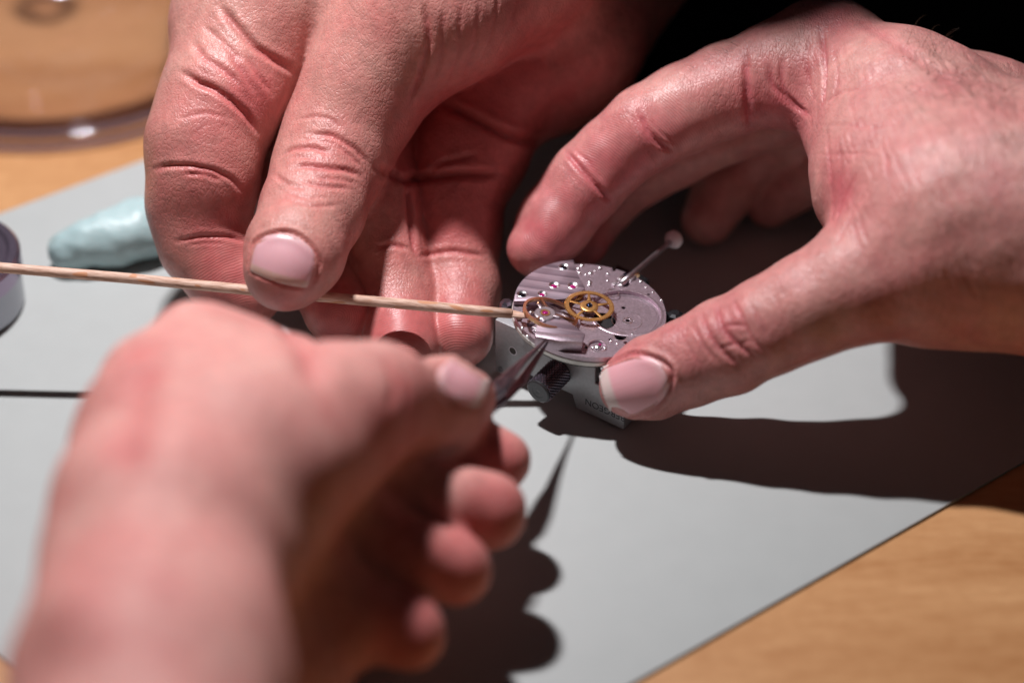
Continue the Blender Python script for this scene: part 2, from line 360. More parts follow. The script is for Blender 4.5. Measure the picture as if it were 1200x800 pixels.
def surface_nets(F, D):
    n = F.n; s = D < 0
    cs = np.zeros(tuple(n - 1), np.int8)
    for i in (0, 1):
        for j in (0, 1):
            for k in (0, 1):
                cs += s[i:n[0] - 1 + i, j:n[1] - 1 + j, k:n[2] - 1 + k]
    act = (cs > 0) & (cs < 8)
    idx = np.argwhere(act); vid = np.full(act.shape, -1, np.int32); vid[act] = np.arange(len(idx))
    corner = [(i, j, k) for i in (0, 1) for j in (0, 1) for k in (0, 1)]
    val = {c: D[idx[:, 0] + c[0], idx[:, 1] + c[1], idx[:, 2] + c[2]] for c in corner}
    acc = np.zeros((len(idx), 3)); cnt = np.zeros(len(idx))
    for c in corner:
        for ax in range(3):
            if c[ax] == 0:
                e = list(c); e[ax] = 1; e = tuple(e)
                va, vb = val[c], val[e]; m = (va < 0) != (vb < 0)
                t = np.where(m, va / np.where(np.abs(va - vb) < 1e-9, 1, va - vb), 0)
                p = np.array(c, float)[None].repeat(len(idx), 0); p[:, ax] = t
                acc += p * m[:, None]; cnt += m
    V = F.lo + (idx + acc / cnt[:, None]) * F.h
    faces = []
    for ax in range(3):
        u, v = (ax + 1) % 3, (ax + 2) % 3
        a = [slice(None)] * 3; b = [slice(None)] * 3
        a[ax] = slice(0, -1); b[ax] = slice(1, None)
        sa, sb = s[tuple(a)], s[tuple(b)]
        e = np.argwhere(sa != sb)
        e = e[(e[:, u] > 0) & (e[:, v] > 0) & (e[:, u] < n[u] - 1) & (e[:, v] < n[v] - 1)]
        flip = sa[e[:, 0], e[:, 1], e[:, 2]]
        def g(du, dv):
            q = e.copy(); q[:, u] += du; q[:, v] += dv
            return vid[q[:, 0], q[:, 1], q[:, 2]]
        q = np.stack([g(-1, -1), g(0, -1), g(0, 0), g(-1, 0)], 1)
        q[~flip] = q[~flip][:, ::-1]
        faces.append(q)
    return V, np.concatenate(faces)
def vnormals(V, Q):
    fn = np.cross(V[Q[:, 2]] - V[Q[:, 0]], V[Q[:, 3]] - V[Q[:, 1]])
    Nn = np.zeros_like(V)
    for k in range(4):
        for a in range(3): Nn[:, a] += np.bincount(Q[:, k], fn[:, a], len(V))
    return Nn / (np.linalg.norm(Nn, axis=1)[:, None] + 1e-12)
def smooth_mesh(V, Q, it, lam=.5):
    for _ in range(it):
        A = np.zeros_like(V); c = np.zeros(len(V))
        for k in range(4):
            i, j = Q[:, k], Q[:, (k + 1) % 4]
            for a in range(3): A[:, a] += np.bincount(i, V[j, a], len(V)) + np.bincount(j, V[i, a], len(V))
            c += np.bincount(i, minlength=len(V)) + np.bincount(j, minlength=len(V))
        V = V + lam * (A / np.maximum(c, 1)[:, None] - V)
    return V
def vnoise(V, scale, seed):
    r = np.random.default_rng(seed); o = np.zeros(len(V))
    for _ in range(10):
        k = r.normal(size=3); k /= np.linalg.norm(k); o += np.sin(V @ k * 2 * np.pi / scale * r.uniform(.7, 1.5) + r.uniform(0, 6.28))
    return o / 10 ** .5
def chain(nodes_):
    out = []
    for n in nodes_:
        p = P(n[0], n[1], n[2]); out.append((p, mm(n[3], p)))
    return out
class Hand:
    def __init__(s, name, fingers, body, h, kf=.7, kb=5.0, kbody=9.0, knf=2.0, bound=None):
        ch = {k: chain(v) for k, v in fingers.items()}; bd = [chain(b) for b in body]
        pts = np.array([p for c in list(ch.values()) + bd for p, r in c]); rr = np.array([r for c in list(ch.values()) + bd for p, r in c])
        lo = (pts - rr[:, None]).min(0) - 3; hi = (pts + rr[:, None]).max(0) + 3
        if bound: lo = np.maximum(lo, bound[0]); hi = np.minimum(hi, bound[1])
        F = Field(lo, hi, h); T = None
        for k, c in ch.items():
            D = F.new()
            for (p, r), (q, t) in zip(c, c[1:]): F.cone(D, p, q, r, t, knf)
            T = D if T is None else smin(T, D, kf)
        if bd:
            B = F.new()
            for c in bd:
                if len(c) == 1: c = c + [(c[0][0] + .01, c[0][1])]
                for (p, r), (q, t) in zip(c, c[1:]): F.cone(B, p, q, r, t, kbody)
            T = smin(T, B, kb)
        # close the cut ends
        T[0] = T[-1] = 1; T[:, 0] = T[:, -1] = 1; T[:, :, 0] = T[:, :, -1] = 1
        V, Q = surface_nets(F, T); V = smooth_mesh(V, Q, 4)
        s.V, s.Q, s.h, s.name = V, Q, h, name
        s.N = vnormals(V, Q)
        s.flush = np.zeros(len(V)); s.ridge = np.zeros(len(V)); s.ring = np.zeros(len(V))
        s.bvh()
    def bvh(s):
        s.tree = BVHTree.FromPolygons([tuple(v) for v in s.V.tolist()], s.Q.tolist())
    def hit(s, u, v):
        o, d = ray(u, v); r = s.tree.ray_cast(Vector(o), Vector(d))
        return (np.array(r[0]), np.array(r[1])) if r[0] is not None else (None, None)
    def refresh(s): s.N = vnormals(s.V, s.Q)
    def lumps(s, amp, scale, seed):
        s.V = s.V + s.N * (vnoise(s.V, scale, seed) * amp)[:, None]; s.refresh()
    def crease(s, pts, width, depth, bulge=.16, wob=0.0):
        width *= .82
        c = []
        pts = np.array(pts, float)
        seg = []
        for a, b in zip(pts, pts[1:]):
            n = max(2, int(np.hypot(*(b - a)) / 2.2)); seg += [a + (b - a) * i / n for i in range(n)]
        seg.append(pts[-1]); seg = np.array(seg)
        # round the corners of the polyline
        for _ in range(3): seg[1:-1] = (seg[:-2] + 2 * seg[1:-1] + seg[2:]) / 4
        if wob:
            ph = rng.uniform(0, 6.28); i = np.arange(len(seg)); seg[:, 1] += wob * np.sin(i * .55 + ph); seg[:, 0] += wob * np.sin(i * .43 + ph * 2)
        W = []
        n = len(seg)
        for i, (u, v) in enumerate(seg):
            p, _ = s.hit(u, v)
            if p is not None: c.append(p); t = i / max(1, n - 1); W.append(min(1, 5 * t + .15, 5 * (1 - t) + .15))
        if len(c) < 2: return
        c = np.array(c); W = np.array(W)
        lo = c.min(0) - width * 4; hi = c.max(0) + width * 4
        m = np.where(np.all((s.V > lo) & (s.V < hi), 1))[0]
        if not len(m): return
        X = s.V[m]; best = np.full(len(m), 1e9); wt = np.zeros(len(m))
        for p, w_ in zip(c, W):
            d = ((X - p) ** 2).sum(1); q = d < best; best[q] = d[q]; wt[q] = w_
        d = np.sqrt(best)
        f = -depth * np.exp(-(d / width) ** 2) + depth * bulge * np.exp(-((d - 2.1 * width) / (1.1 * width)) ** 2)
        s.V[m] += s.N[m] * (f * wt)[:, None]
        s.flush[m] += .5 * np.exp(-(d / (width * 1.1)) ** 2) * wt * min(1, depth * 1.6)
    def spot(s, u, v, rpx, amt, attr='flush', h=0):
        p, n = s.hit(u, v)
        if p is None: return
        r = mm(rpx, p); d = np.linalg.norm(s.V - p, axis=1); f = np.exp(-(d / r) ** 2) * amt
        if attr == 'flush': s.flush += f
        elif attr == 'bulge': s.V += s.N * f[:, None]
    def pad(s, u, v, rpx, cu=0, cv=0):
        p, n = s.hit(u, v)
        if p is None: return
        r = mm(rpx, p); d = np.linalg.norm(s.V - p, axis=1)
        k = np.clip(1.6 - d / r * 1.1, 0, 1); m = k > s.ridge
        q, _ = s.hit(u + cu, v + cv); q = p if q is None else q
        dd = np.linalg.norm((s.V - q) * np.array([1, 1.2, 1]), axis=1)
        s.ridge[m] = k[m]; s.ring[m] = dd[m]
    def build(s, mat, parent=None):
        o = mesh_obj(s.name, s.V, s.Q, mat, parent)
        me = o.data
        for nm, arr in (('flush', s.flush), ('ridge', s.ridge), ('ring', s.ring)):
            a = me.attributes.new(nm, 'FLOAT', 'POINT'); a.data.foreach_set('value', np.clip(arr, -1, 60).astype(np.float32))
        s.obj = o
        return o
    def nail(s, cu, cv, du, dv, hl, hw, mat, parent, base_round=.75, tip_round=.25, lift=.28):
        """plate lying on the finger; (du,dv) points to the free edge"""
        L_ = math.hypot(du, dv); ux, uy = du / L_, dv / L_; wx, wy = -uy, ux
        nu, nv = 34, 34; V = []; al = []; ac = []; ok = True
        # hits on the skin through a regular disc-like patch
        for i in range(nu + 1):
            a = -1 + 2 * i / nu
            for j in range(nv + 1):
                b = -1 + 2 * j / nv
                # squircle-like outline: rounder at the base
                rd = base_round if a < 0 else tip_round
                bb = b; aa = a * (1 - rd * b * b * .55) if True else a
                ww = 1 - (.24 if a < 0 else .05) * a * a
                u = cu + ux * aa * hl + wx * bb * hw * ww; v = cv + uy * aa * hl + wy * bb * hw * ww
                p, n = s.hit(u, v)
                if p is None: p = V[-1] if V else P(u, v, 30); n = np.array([0, 0, 1.])
                V.append(p); al.append((a + 1) / 2); ac.append(b)
        V = np.array(V).reshape(nu + 1, nv + 1, 3)
        for _ in range(12):
            V[1:-1, 1:-1] = (V[:-2, 1:-1] + V[2:, 1:-1] + V[1:-1, :-2] + V[1:-1, 2:]) / 4
        gx = np.gradient(V, axis=0); gy = np.gradient(V, axis=1); Nn = np.cross(gx, gy); Nn /= np.linalg.norm(Nn, axis=2)[..., None]
        if (Nn[nu // 2, nv // 2] @ (CAM - V[nu // 2, nv // 2])) < 0: Nn = -Nn
        A, B = np.meshgrid(np.linspace(-1, 1, nu + 1), np.linspace(-1, 1, nv + 1), indexing='ij')
        e = np.minimum(1, np.minimum((1 - np.abs(B)) * 7, (A + 1) * 7))
        off_ = -.35 + (lift + .35) * np.sqrt(np.clip(e, 0, 1)) + .10 * (1 - B ** 2)
        off_ = np.where(A > .93, off_ - .05, off_)
        T = V + Nn * off_[..., None]; Bt = V - Nn * .55
        Tf = T.reshape(-1, 3); Bf = Bt.reshape(-1, 3); n1 = len(Tf)
        f = []
        w_ = nv + 1
        for i in range(nu):
            for j in range(nv):
                q = (i * w_ + j, i * w_ + j + 1, (i + 1) * w_ + j + 1, (i + 1) * w_ + j)
                f.append(q); f.append(tuple(n1 + x for x in q[::-1]))
        rimv = [j for j in range(w_)] + [i * w_ + nv for i in range(1, nu + 1)] + [nu * w_ + j for j in range(nv - 1, -1, -1)] + [i * w_ for i in range(nu - 1, 0, -1)]
        for x, y in zip(rimv, rimv[1:] + rimv[:1]): f.append((y, x, n1 + x, n1 + y))
        c_ = V[nu // 2, nv // 2]; hv = (np.array([-95, 66, 330.]) - c_); hv /= np.linalg.norm(hv); cv_ = (CAM - c_) / np.linalg.norm(CAM - c_); hv = (hv + cv_) / np.linalg.norm(hv + cv_)
        o = mesh_obj('fingernail', np.vstack([Tf, Bf]), f, mat, parent)
        for nm, arr in (('along', al + al), ('across', ac + ac)):
            a = o.data.attributes.new(nm, 'FLOAT', 'POINT'); a.data.foreach_set('value', arr)
        bmx = bmesh.new(); bmx.from_mesh(o.data); bmesh.ops.recalc_face_normals(bmx, faces=bmx.faces); bmx.to_mesh(o.data); bmx.free()
        return o
    def nail_groove(s, cu, cv, du, dv, hl, hw, depth=.5, tip=False):
        L_ = math.hypot(du, dv); ux, uy = du / L_, dv / L_; wx, wy = -uy, ux
        def q(a, b): 
            aa = a * (1 - (.75 if a < 0 else .25) * b * b * .55); ww = 1 - (.24 if a < 0 else .05) * a * a
            return (cu + ux * aa * hl + wx * b * hw * ww, cv + uy * aa * hl + wy * b * hw * ww)
        path = [q(t, 1.04) for t in np.linspace(.9, -1.0, 12)] + [q(-1.04, t) for t in np.linspace(1, -1, 14)] + [q(t, -1.04) for t in np.linspace(-1, .9, 12)]
        s.crease(path, .55, depth, bulge=.75)
        if tip: s.crease([q(1.05, t) for t in np.linspace(.95, -.95, 14)], .45, .35, bulge=.5)
# ------------------------------------------------------------------ hand A: holds the peg wood
handA = Hand('hand', {
    'thumb': [(334, 319, 30.5, 46), (345, 296, 31.5, 55), (366, 245, 33.5, 57), (385, 195, 36.5, 61), (404, 150, 41, 65), (432, 95, 48, 72), (470, 40, 55, 85), (508, 6, 60, 99), (600, -70, 65, 117), (680, -160, 68, 120)],
    'index': [(292, 342, 14, 40), (266, 322, 16, 46), (240, 282, 21, 51), (232, 240, 27, 56), (240, 205, 33, 60), (240, 165, 38, 65), (262, 110, 44, 70), (300, 40, 50, 84)],
    'middle': [(395, 364, 13, 40), (378, 320, 14, 42), (352, 265, 18, 43), (333, 215, 23, 42), (333, 150, 28, 46), (345, 60, 35, 56)],
    'ring': [(472, 408, 9, 42), (463, 350, 11, 47), (450, 290, 18, 46), (440, 235, 25, 47), (436, 190, 28, 52), (455, 100, 33, 66)],
    'pinky': [(538, 393, 7.5, 40), (536, 340, 9, 46), (531, 280, 15, 52), (532, 230, 22, 54), (550, 178, 28, 66), (570, 100, 36, 78)],
}, [
    [(320, -10, 56, 92), (430, -60, 62, 100)],
    [(262, 25, 52, 62), (330, -40, 58, 80)],
    [(566, 118, 32, 76), (648, 46, 40, 96), (710, -60, 48, 112)],
    [(480, 130, 28, 66), (560, 30, 36, 88), (640, -70, 48, 116)],
    [(345, 85, 33, 48), (440, -10, 40, 74)],
], .5, kf=.8, kb=5.5, kbody=8, knf=4.0, bound=((-150, -80, 0), (90, 140, 130)))
handA.lumps(.13, 12, 3)
for pts, wd, dp in [
    ([(345, 140), (367, 136), (386, 139), (400, 150)], .5, .28), ([(361, 157), (389, 159), (416, 174), (432, 192)], .6, .5),
    ([(328, 184), (342, 175), (367, 173), (386, 180)], .6, .62), ([(343, 198), (356, 194), (383, 197), (405, 199), (424, 206)], .65, .7),
    ([(320, 203), (334, 214), (358, 221)], .5, .4), ([(330, 232), (365, 243), (400, 240)], .45, .28), ([(350, 211), (380, 219), (412, 221)], .5, .35),
    ([(338, 186), (352, 184), (372, 188)], .4, .3), ([(392, 168), (412, 184), (424, 196)], .45, .3), ([(338, 226), (360, 232), (385, 231)], .4, .25),
    ([(372, 208), (398, 211), (420, 215)], .4, .28), ([(352, 165), (372, 164), (395, 170)], .4, .22),
    ([(257, 6), (273, 27), (298, 55), (328, 74), (349, 86)], .9, .95), ([(212, 84), (235, 99), (249, 103), (271, 118), (290, 135), (303, 156)], .8, .95),
    ([(224, 47), (240, 69), (262, 82), (280, 98)], .8, .5), ([(268, 60), (285, 85), (300, 110)], .8, .35), ([(290, 66), (303, 90), (318, 108)], .7, .3),
    ([(238, 30), (255, 45), (285, 72)], .7, .4),
    ([(178, 199), (197, 194), (221, 194), (249, 199), (271, 209), (284, 224)], .6, .6), ([(215, 203), (240, 204), (262, 212)], .5, .45),
    ([(205, 283), (235, 277), (265, 277), (292, 284)], .55, .5), ([(215, 288), (240, 284), (266, 285)], .4, .25),
    ([(497, 6), (504, 50), (492, 93), (480, 120)], .7, .7), ([(519, 10), (519, 60), (506, 103)], .5, .35), ([(540, 5), (538, 60), (524, 105)], .5, .3),
    ([(562, 0), (557, 50), (542, 98)], .5, .28), ([(585, -8), (577, 40), (560, 88)], .5, .25), ([(610, -14), (600, 25), (582, 68)], .5, .22),
    ([(516, 120), (546, 134), (574, 148), (607, 163), (634, 170)], 1.1, 1.6),
    ([(440, 196), (475, 211), (530, 204), (590, 204)], 1.0, 1.3), ([(476, 212), (480, 250), (488, 300)], .8, .9), ([(497, 205), (520, 190), (560, 180)], .8, .4),
    ([(490, 300), (530, 294), (570, 300)], .6, .5), ([(440, 290), (460, 286), (480, 292)], .6, .5),
    ([(208, 140), (240, 132), (268, 138)], .5, .2),
]: handA.crease(pts, wd, dp)
NA = (334, 302, -16, 53, 29, 39)
handA.nail_groove(*NA, depth=.55, tip=True)
handA.refresh()
for u, v, r, a in [(330, 350, 45, .45), (380, 195, 50, .35), (250, 240, 70, .5), (270, 330, 60, .5), (240, 130, 60, .35), (395, 370, 45, .75), (465, 380, 50, .8), (540, 370, 50, .8), (540, 250, 70, .6), (300, 110, 40, .7), (600, 100, 120, .9), (520, 180, 70, .8)]:
    handA.spot(u, v, r, a)
for u, v, r, cu, cv in [(395, 372, 46, -40, 30), (468, 395, 48, 10, 40), (540, 385, 46, 0, 40), (265, 320, 50, 30, 60), (330, 356, 30, 0, -60)]:
    handA.pad(u, v, r, cu, cv)
oA = handA.build(M['skinA']); tag(oA, 'bare hand reaching down from the top, pinching a thin wooden stick under its thumb', 'hand')
handA.bvh(); handA.nail(*NA, M['nailA'], oA)

# ------------------------------------------------------------------ hand B: holds the movement
handB = Hand('hand', {
    'thumb': [(739, 450, 12, 38), (762, 443, 13, 48), (805, 426, 17, 50), (850, 407, 21, 55), (900, 383, 26, 56), (945, 360, 30, 61), (1000, 335, 34, 68), (1075, 305, 37, 84)],
    'index': [(631, 289, 18, 37), (649, 263, 21, 42), (687, 213, 28, 46), (718, 182, 33, 44), (754, 153, 38, 49), (802, 127, 41, 51), (850, 106, 44, 54), (910, 88, 47, 60), (968, 66, 49, 62)],
    'middle': [(684, 284, 9, 29), (704, 244, 13, 32), (752, 198, 21.5, 40), (790, 174, 25, 45), (824, 155, 28.5, 46), (920, 120, 33, 50), (1010, 80, 40, 56)],
    'pinky': [(902, 240, 6, 28), (925, 218, 11, 32), (960, 196, 18, 38), (1020, 180, 28, 46)],
    'ring': [(830, 256, 6.5, 32), (850, 220, 11, 35), (884, 180, 17, 37), (940, 152, 25, 44), (1030, 120, 34, 54)],
}, [
    [(968, 66, 49, 60), (1060, 128, 49, 80), (1230, 232, 46, 108), (1400, 300, 46, 112)],
    [(1040, 120, 38, 66), (1150, 170, 36, 90), (1300, 270, 38, 100)],
    [(1000, 150, 42, 50), (1040, 220, 41, 70), (1110, 300, 37, 90), (1250, 300, 37, 106)],
    [(1080, 200, 46, 90), (1130, 250, 44, 110), (1240, 285, 42, 112)],
], .5, kf=.8, kb=6, kbody=10, bound=((-30, -60, 1.2), (128, 120, 120)))
handB.lumps(.16, 11, 5)
for pts, wd, dp in [
    ([(660, 174), (680, 197), (699, 218), (716, 237)], .6, .8), ([(668, 172), (690, 190), (706, 212)], .4, .25),
    ([(748, 130), (760, 154), (772, 168), (788, 177)], .6, .7), ([(740, 134), (750, 152), (762, 168)], .45, .35), ([(762, 138), (776, 158), (792, 168)], .4, .25),
    ([(874, 62), (875, 90), (876, 117), (880, 153)], .8, .7), ([(900, 75), (905, 100), (925, 120), (950, 136)], .7, .6), ([(917, 68), (915, 95), (922, 112), (938, 127)], .6, .5),
    ([(963, 36), (967, 65), (966, 100), (963, 125)], .7, .8), ([(950, 40), (945, 70), (948, 100), (955, 120)], .5, .35), ([(978, 60), (982, 90), (976, 120)], .5, .3),
    ([(955, 147), (985, 146), (1020, 149), (1050, 146)], .4, .22), ([(959, 181), (985, 181), (1010, 180), (1040, 186)], .4, .18), ([(966, 120), (985, 108), (1010, 104)], .5, .3),
    ([(968, 150), (972, 190), (976, 235), (975, 270)], .5, .35), ([(984, 150), (985, 200), (984, 250)], .4, .25), ([(976, 275), (985, 240), (1003, 205)], .5, .35), ([(978, 290), (1000, 250), (1020, 220)], .5, .25),
    ([(821, 366), (830, 390), (843, 408), (866, 428)], .6, .55), ([(838, 356), (846, 384), (862, 402), (884, 418)], .6, .55), ([(858, 350), (870, 372), (882, 398), (898, 414)], .5, .4),
    ([(812, 380), (824, 404), (842, 426)], .45, .3), ([(846, 384), (862, 380), (876, 384)], .4, .35), ([(840, 408), (858, 404), (880, 400)], .4, .3), ([(875, 350), (890, 375), (900, 395)], .4, .25),
    ([(800, 392), (810, 412), (826, 434)], .4, .18), ([(905, 340), (915, 365), (925, 395)], .4, .15),
    ([(1000, 20), (1040, 45), (1090, 80), (1140, 112)], 1.4, .3),
]: handB.crease(pts, wd, dp)
# stretch wrinkles on the back of the hand
for i in range(150):
    u0 = rng.uniform(985, 1190); v0 = rng.uniform(60, 330); ln = rng.uniform(18, 46); sl = .25 + (u0 - 1000) / 420
    handB.crease([(u0 - sl * ln / 2, v0 - ln / 2), (u0 + rng.uniform(-3, 3), v0), (u0 + sl * ln / 2, v0 + ln / 2)], .36, rng.uniform(.08, .24), wob=.9)
NB = (747, 450, -42, 15, 41, 34)
handB.nail_groove(*NB, depth=.55)
handB.refresh()
for u, v, r, a in [(640, 270, 60, .6), (690, 200, 60, .4), (760, 160, 60, .35), (860, 100, 60, .25), (720, 420, 35, .5), (850, 390, 50, .45), (790, 400, 40, .35), (985, 220, 50, .45), (970, 20, 40, .5), (930, 140, 50, .6), (700, 290, 50, .6), (1060, 380, 60, .3)]:
    handB.spot(u, v, r, a)
for u, v, r, cu, cv in [(640, 270, 58, -20, 70), (715, 190, 45, -60, 60), (790, 150, 40, -80, 60)]:
    handB.pad(u, v, r, cu, cv)
oB = handB.build(M['skinB']); tag(oB, 'bare hand from the right, gripping the watch movement between index finger and thumb', 'hand')
handB.bvh(); handB.nail(*NB, M['nailB'], oB)
# arm hairs along the top of the wrist
bm = bmesh.new()
def hair(bm, p, n, d, ln, r):
    prev = None; pos = np.array(p)
    for i in range(9):
        t = i / 8; rr = r * (1 - .8 * t)
        q = pos + n * ln * .42 * math.sin(t * 1.9) + d * ln * t + np.array([0, 0, -1]) * ln * .22 * t * t
        a = np.cross(d, [0, 0, 1]); a /= np.linalg.norm(a) + 1e-9; b = np.cross(d, a)
        ring_ = [bm.verts.new(q + (a * math.cos(x) + b * math.sin(x)) * rr) for x in (0, 2.09, 4.19)]
        if prev:
            for k in range(3): bm.faces.new((prev[k], prev[(k + 1) % 3], ring_[(k + 1) % 3], ring_[k]))
        prev = ring_
for i in range(95):
    t = rng.uniform(0, 1) ** .7; u = 1060 + 140 * t + rng.uniform(-8, 8); top = 32 + (u - 1060) * .52
    v = top + 8 + abs(rng.normal()) * 34
    p, n = handB.hit(u, v)
    if p is None: continue
    n = np.array(n); n = n if n[2] > 0 else -n
    d = np.array([rng.uniform(-1, .6), rng.uniform(-.5, 1), rng.uniform(-.2, .6)]); d -= n * (d @ n) * .6; d /= np.linalg.norm(d)
    hair(bm, p - n * .2, n, d, rng.uniform(4, 9), .045)
for i in range(14):
    u = rng.uniform(810, 880); v = 75 - (u - 810) * .5 + rng.uniform(2, 12)
    p, n = handB.hit(u, v)
    if p is None: continue
    n = np.array(n); d = np.array([-1, rng.uniform(-.2, .5), rng.uniform(0, .4)]); d /= np.linalg.norm(d)
    hair(bm, p - n * .2, n, d, rng.uniform(1.5, 3), .035)
hb = bm_obj('arm_hair', bm, M['hair'], oB, smooth=True); tag(hb, kind='stuff')

# ------------------------------------------------------------------ hand C: foreground, holds the tweezers
handC = Hand('hand', {
    'thumb': [(545, 468, 28, 37), (521, 476, 31, 54), (484, 480, 36, 56), (438, 464, 43, 66), (385, 492, 48, 76), (300, 540, 51, 100)],
    'index': [(586, 540, 20, 36), (560, 530, 21, 38), (500, 505, 24, 42), (420, 466, 36, 44), (330, 448, 42, 48), (236, 412, 47, 52), (200, 460, 47, 76)],
    'middle': [(573, 600, 22, 45), (530, 592, 24, 44), (450, 560, 28, 48), (330, 520, 38, 60)],
    'ring': [(529, 666, 21, 47), (480, 652, 24, 46), (400, 615, 27, 52), (300, 560, 40, 60)],
    'pinky': [(478, 738, 19, 46), (430, 724, 22, 45), (350, 680, 26, 52), (270, 620, 40, 60)],
}, [
    [(232, 420, 46, 50), (205, 525, 47, 100), (195, 640, 48, 122), (178, 800, 50, 140), (160, 1000, 54, 160)],
    [(410, 490, 44, 62), (320, 535, 48, 84), (240, 600, 48, 100)],
    [(430, 545, 22, 56), (370, 640, 18, 80), (300, 790, 18, 108)],
    [(310, 462, 43, 58), (260, 490, 46, 86)],
], .9, kf=1.0, kb=6, kbody=12, bound=((-150, -210, 1.5), (60, 60, 140)))
handC.lumps(.35, 18, 8)
for pts, wd, dp in [([(452, 420), (462, 450), (456, 480)], 1.2, .5), ([(470, 425), (478, 455), (470, 485)], 1.0, .4), ([(330, 380), (360, 410), (370, 450)], 3, 1.2),
                    ([(180, 420), (160, 480), (150, 560)], 4, .8)]: handC.crease(pts, wd, dp)
NC = (541, 446, 44, 12, 30, 27)
handC.nail_groove(*NC, depth=.5)
handC.refresh()
for u, v, r, a in [(590, 540, 40, .9), (580, 600, 50, .9), (530, 660, 55, .9), (480, 735, 50, .9), (480, 490, 60, .6), (140, 640, 110, .25), (160, 420, 60, .5), (100, 740, 90, .3), (430, 520, 80, .4)]:
    handC.spot(u, v, r, a)
oC = handC.build(M['skinC']); tag(oC, 'large blurred hand in the foreground, holding tweezers with its thumb on top', 'hand')
handC.bvh(); handC.nail(*NC, M['nailB'], oC)

# ------------------------------------------------------------------ watch movement
MV = empty('watch_movement', (0, 0, 14.6), (0, math.radians(4.0), 0))
tag(MV, 'round open mechanical watch movement with gilt wheel, held in the grey holder', 'watch movement')
T0 = 2.4                                     # height of the main plate's top in the movement's own frame
def LO(u, v, z=0.0):
    """movement-frame x, y for a point of the photograph at height z above the plate"""
    mw = np.array(parent_matrix(MV)); mi = np.linalg.inv(mw)
    o, d = ray(u, v); o = mi[:3, :3] @ (o * S) + mi[:3, 3]; d = mi[:3, :3] @ d
    t = ((T0 + z) * S - o[2]) / d[2]; q = (o + d * t) / S
    return q[0], q[1]
def cutter(pts_r):
    bm = bmesh.new()
    for (x, y, r, z0, z1) in pts_r: add_prism(bm, circle(x, y, r, 40 if r > 2 else 20), z0, z1)
    bmesh.ops.recalc_face_normals(bm, faces=bm.faces)
    bmesh.ops.scale(bm, vec=(S, S, S), verts=bm.verts)
    me = bpy.data.meshes.new('cut'); bm.to_mesh(me); bm.free(); o = bpy.data.objects.new('cut', me); sc.collection.objects.link(o); return o
def cut(o, cyl):
    """cut a list of cylinders out of o, each on its own (they may overlap)"""
    for c in cyl:
        co = cutter([c]); md = o.modifiers.new('b', 'BOOLEAN'); md.object = co; md.operation = 'DIFFERENCE'; md.solver = 'EXACT'
        co.matrix_world = parent_matrix(o)
        bpy.context.view_layer.update()
        dg = bpy.context.evaluated_depsgraph_get(); me = bpy.data.meshes.new_from_object(o.evaluated_get(dg))
        o.modifiers.clear(); old = o.data; o.data = me; me.name = o.name
        bpy.data.objects.remove(co)
    o.data.polygons.foreach_set('use_smooth', [True] * len(o.data.polygons)); o.data.set_sharp_from_angle(angle=math.radians(35))
R = 15.0
bm = bmesh.new(); add_prism(bm, circle(0, 0, R, 128), 1.35, T0)
plate = bm_obj('main_plate', bm, M['plate'], MV)
holes = []
bx, by = LO(733, 366); holes.append((bx, by, 7.0, T0 - .75, T0 + 1))
ix, iy = LO(645, 375); holes.append((ix, iy, 5.9, T0 - 1.0, T0 + 1))
for u, v, r, dp in [(727, 394, 1.15, 3), (715, 398, .36, 3), (733, 401.5, .42, 3), (687, 407, .32, 3), (709, 409.5, .36, 3), (700, 405, 1.7, .5), (718, 343, 1.1, .4), (707, 372, 2.5, 1.6),
                    (731, 357, .42, 3), (736, 372, .42, 3), (751, 331, .3, 3), (744, 389, .25, 3), (719, 316, .5, 3), (703, 315, .4, 3), (760, 345, .3, 3)]:
    x, y = LO(u, v)
    holes.append((x, y, r, T0 - dp, T0 + 1))
kx, ky = LO(733, 330); holes.append((kx - .4, ky - .6, 1.2, T0 - .8, T0 + 1)); holes.append((kx + 1.2, ky + 1.4, 1.1, T0 - .8, T0 + 1))
cut(plate, holes)
bm = bmesh.new(); add_lathe(bm, [(R - 1.2, -.3), (R - .6, -.3), (R - .45, -.15), (R - .45, .2), (R + .02, .35), (R + .16, .5), (R + .16, 1.15), (R + .02, 1.3), (R - 1.2, 1.3), (R - 1.2, -.3)], n=128)
bm_obj('case_rim', bm, M['rim'], MV, smooth=True, sharp=30)
bm = bmesh.new(); add_prism(bm, circle(0, 0, R - .7, 64), -.6, .85); bm_obj('dial_side', bm, M['black'], MV)  # coloured black for the shade seen down through the plate hole
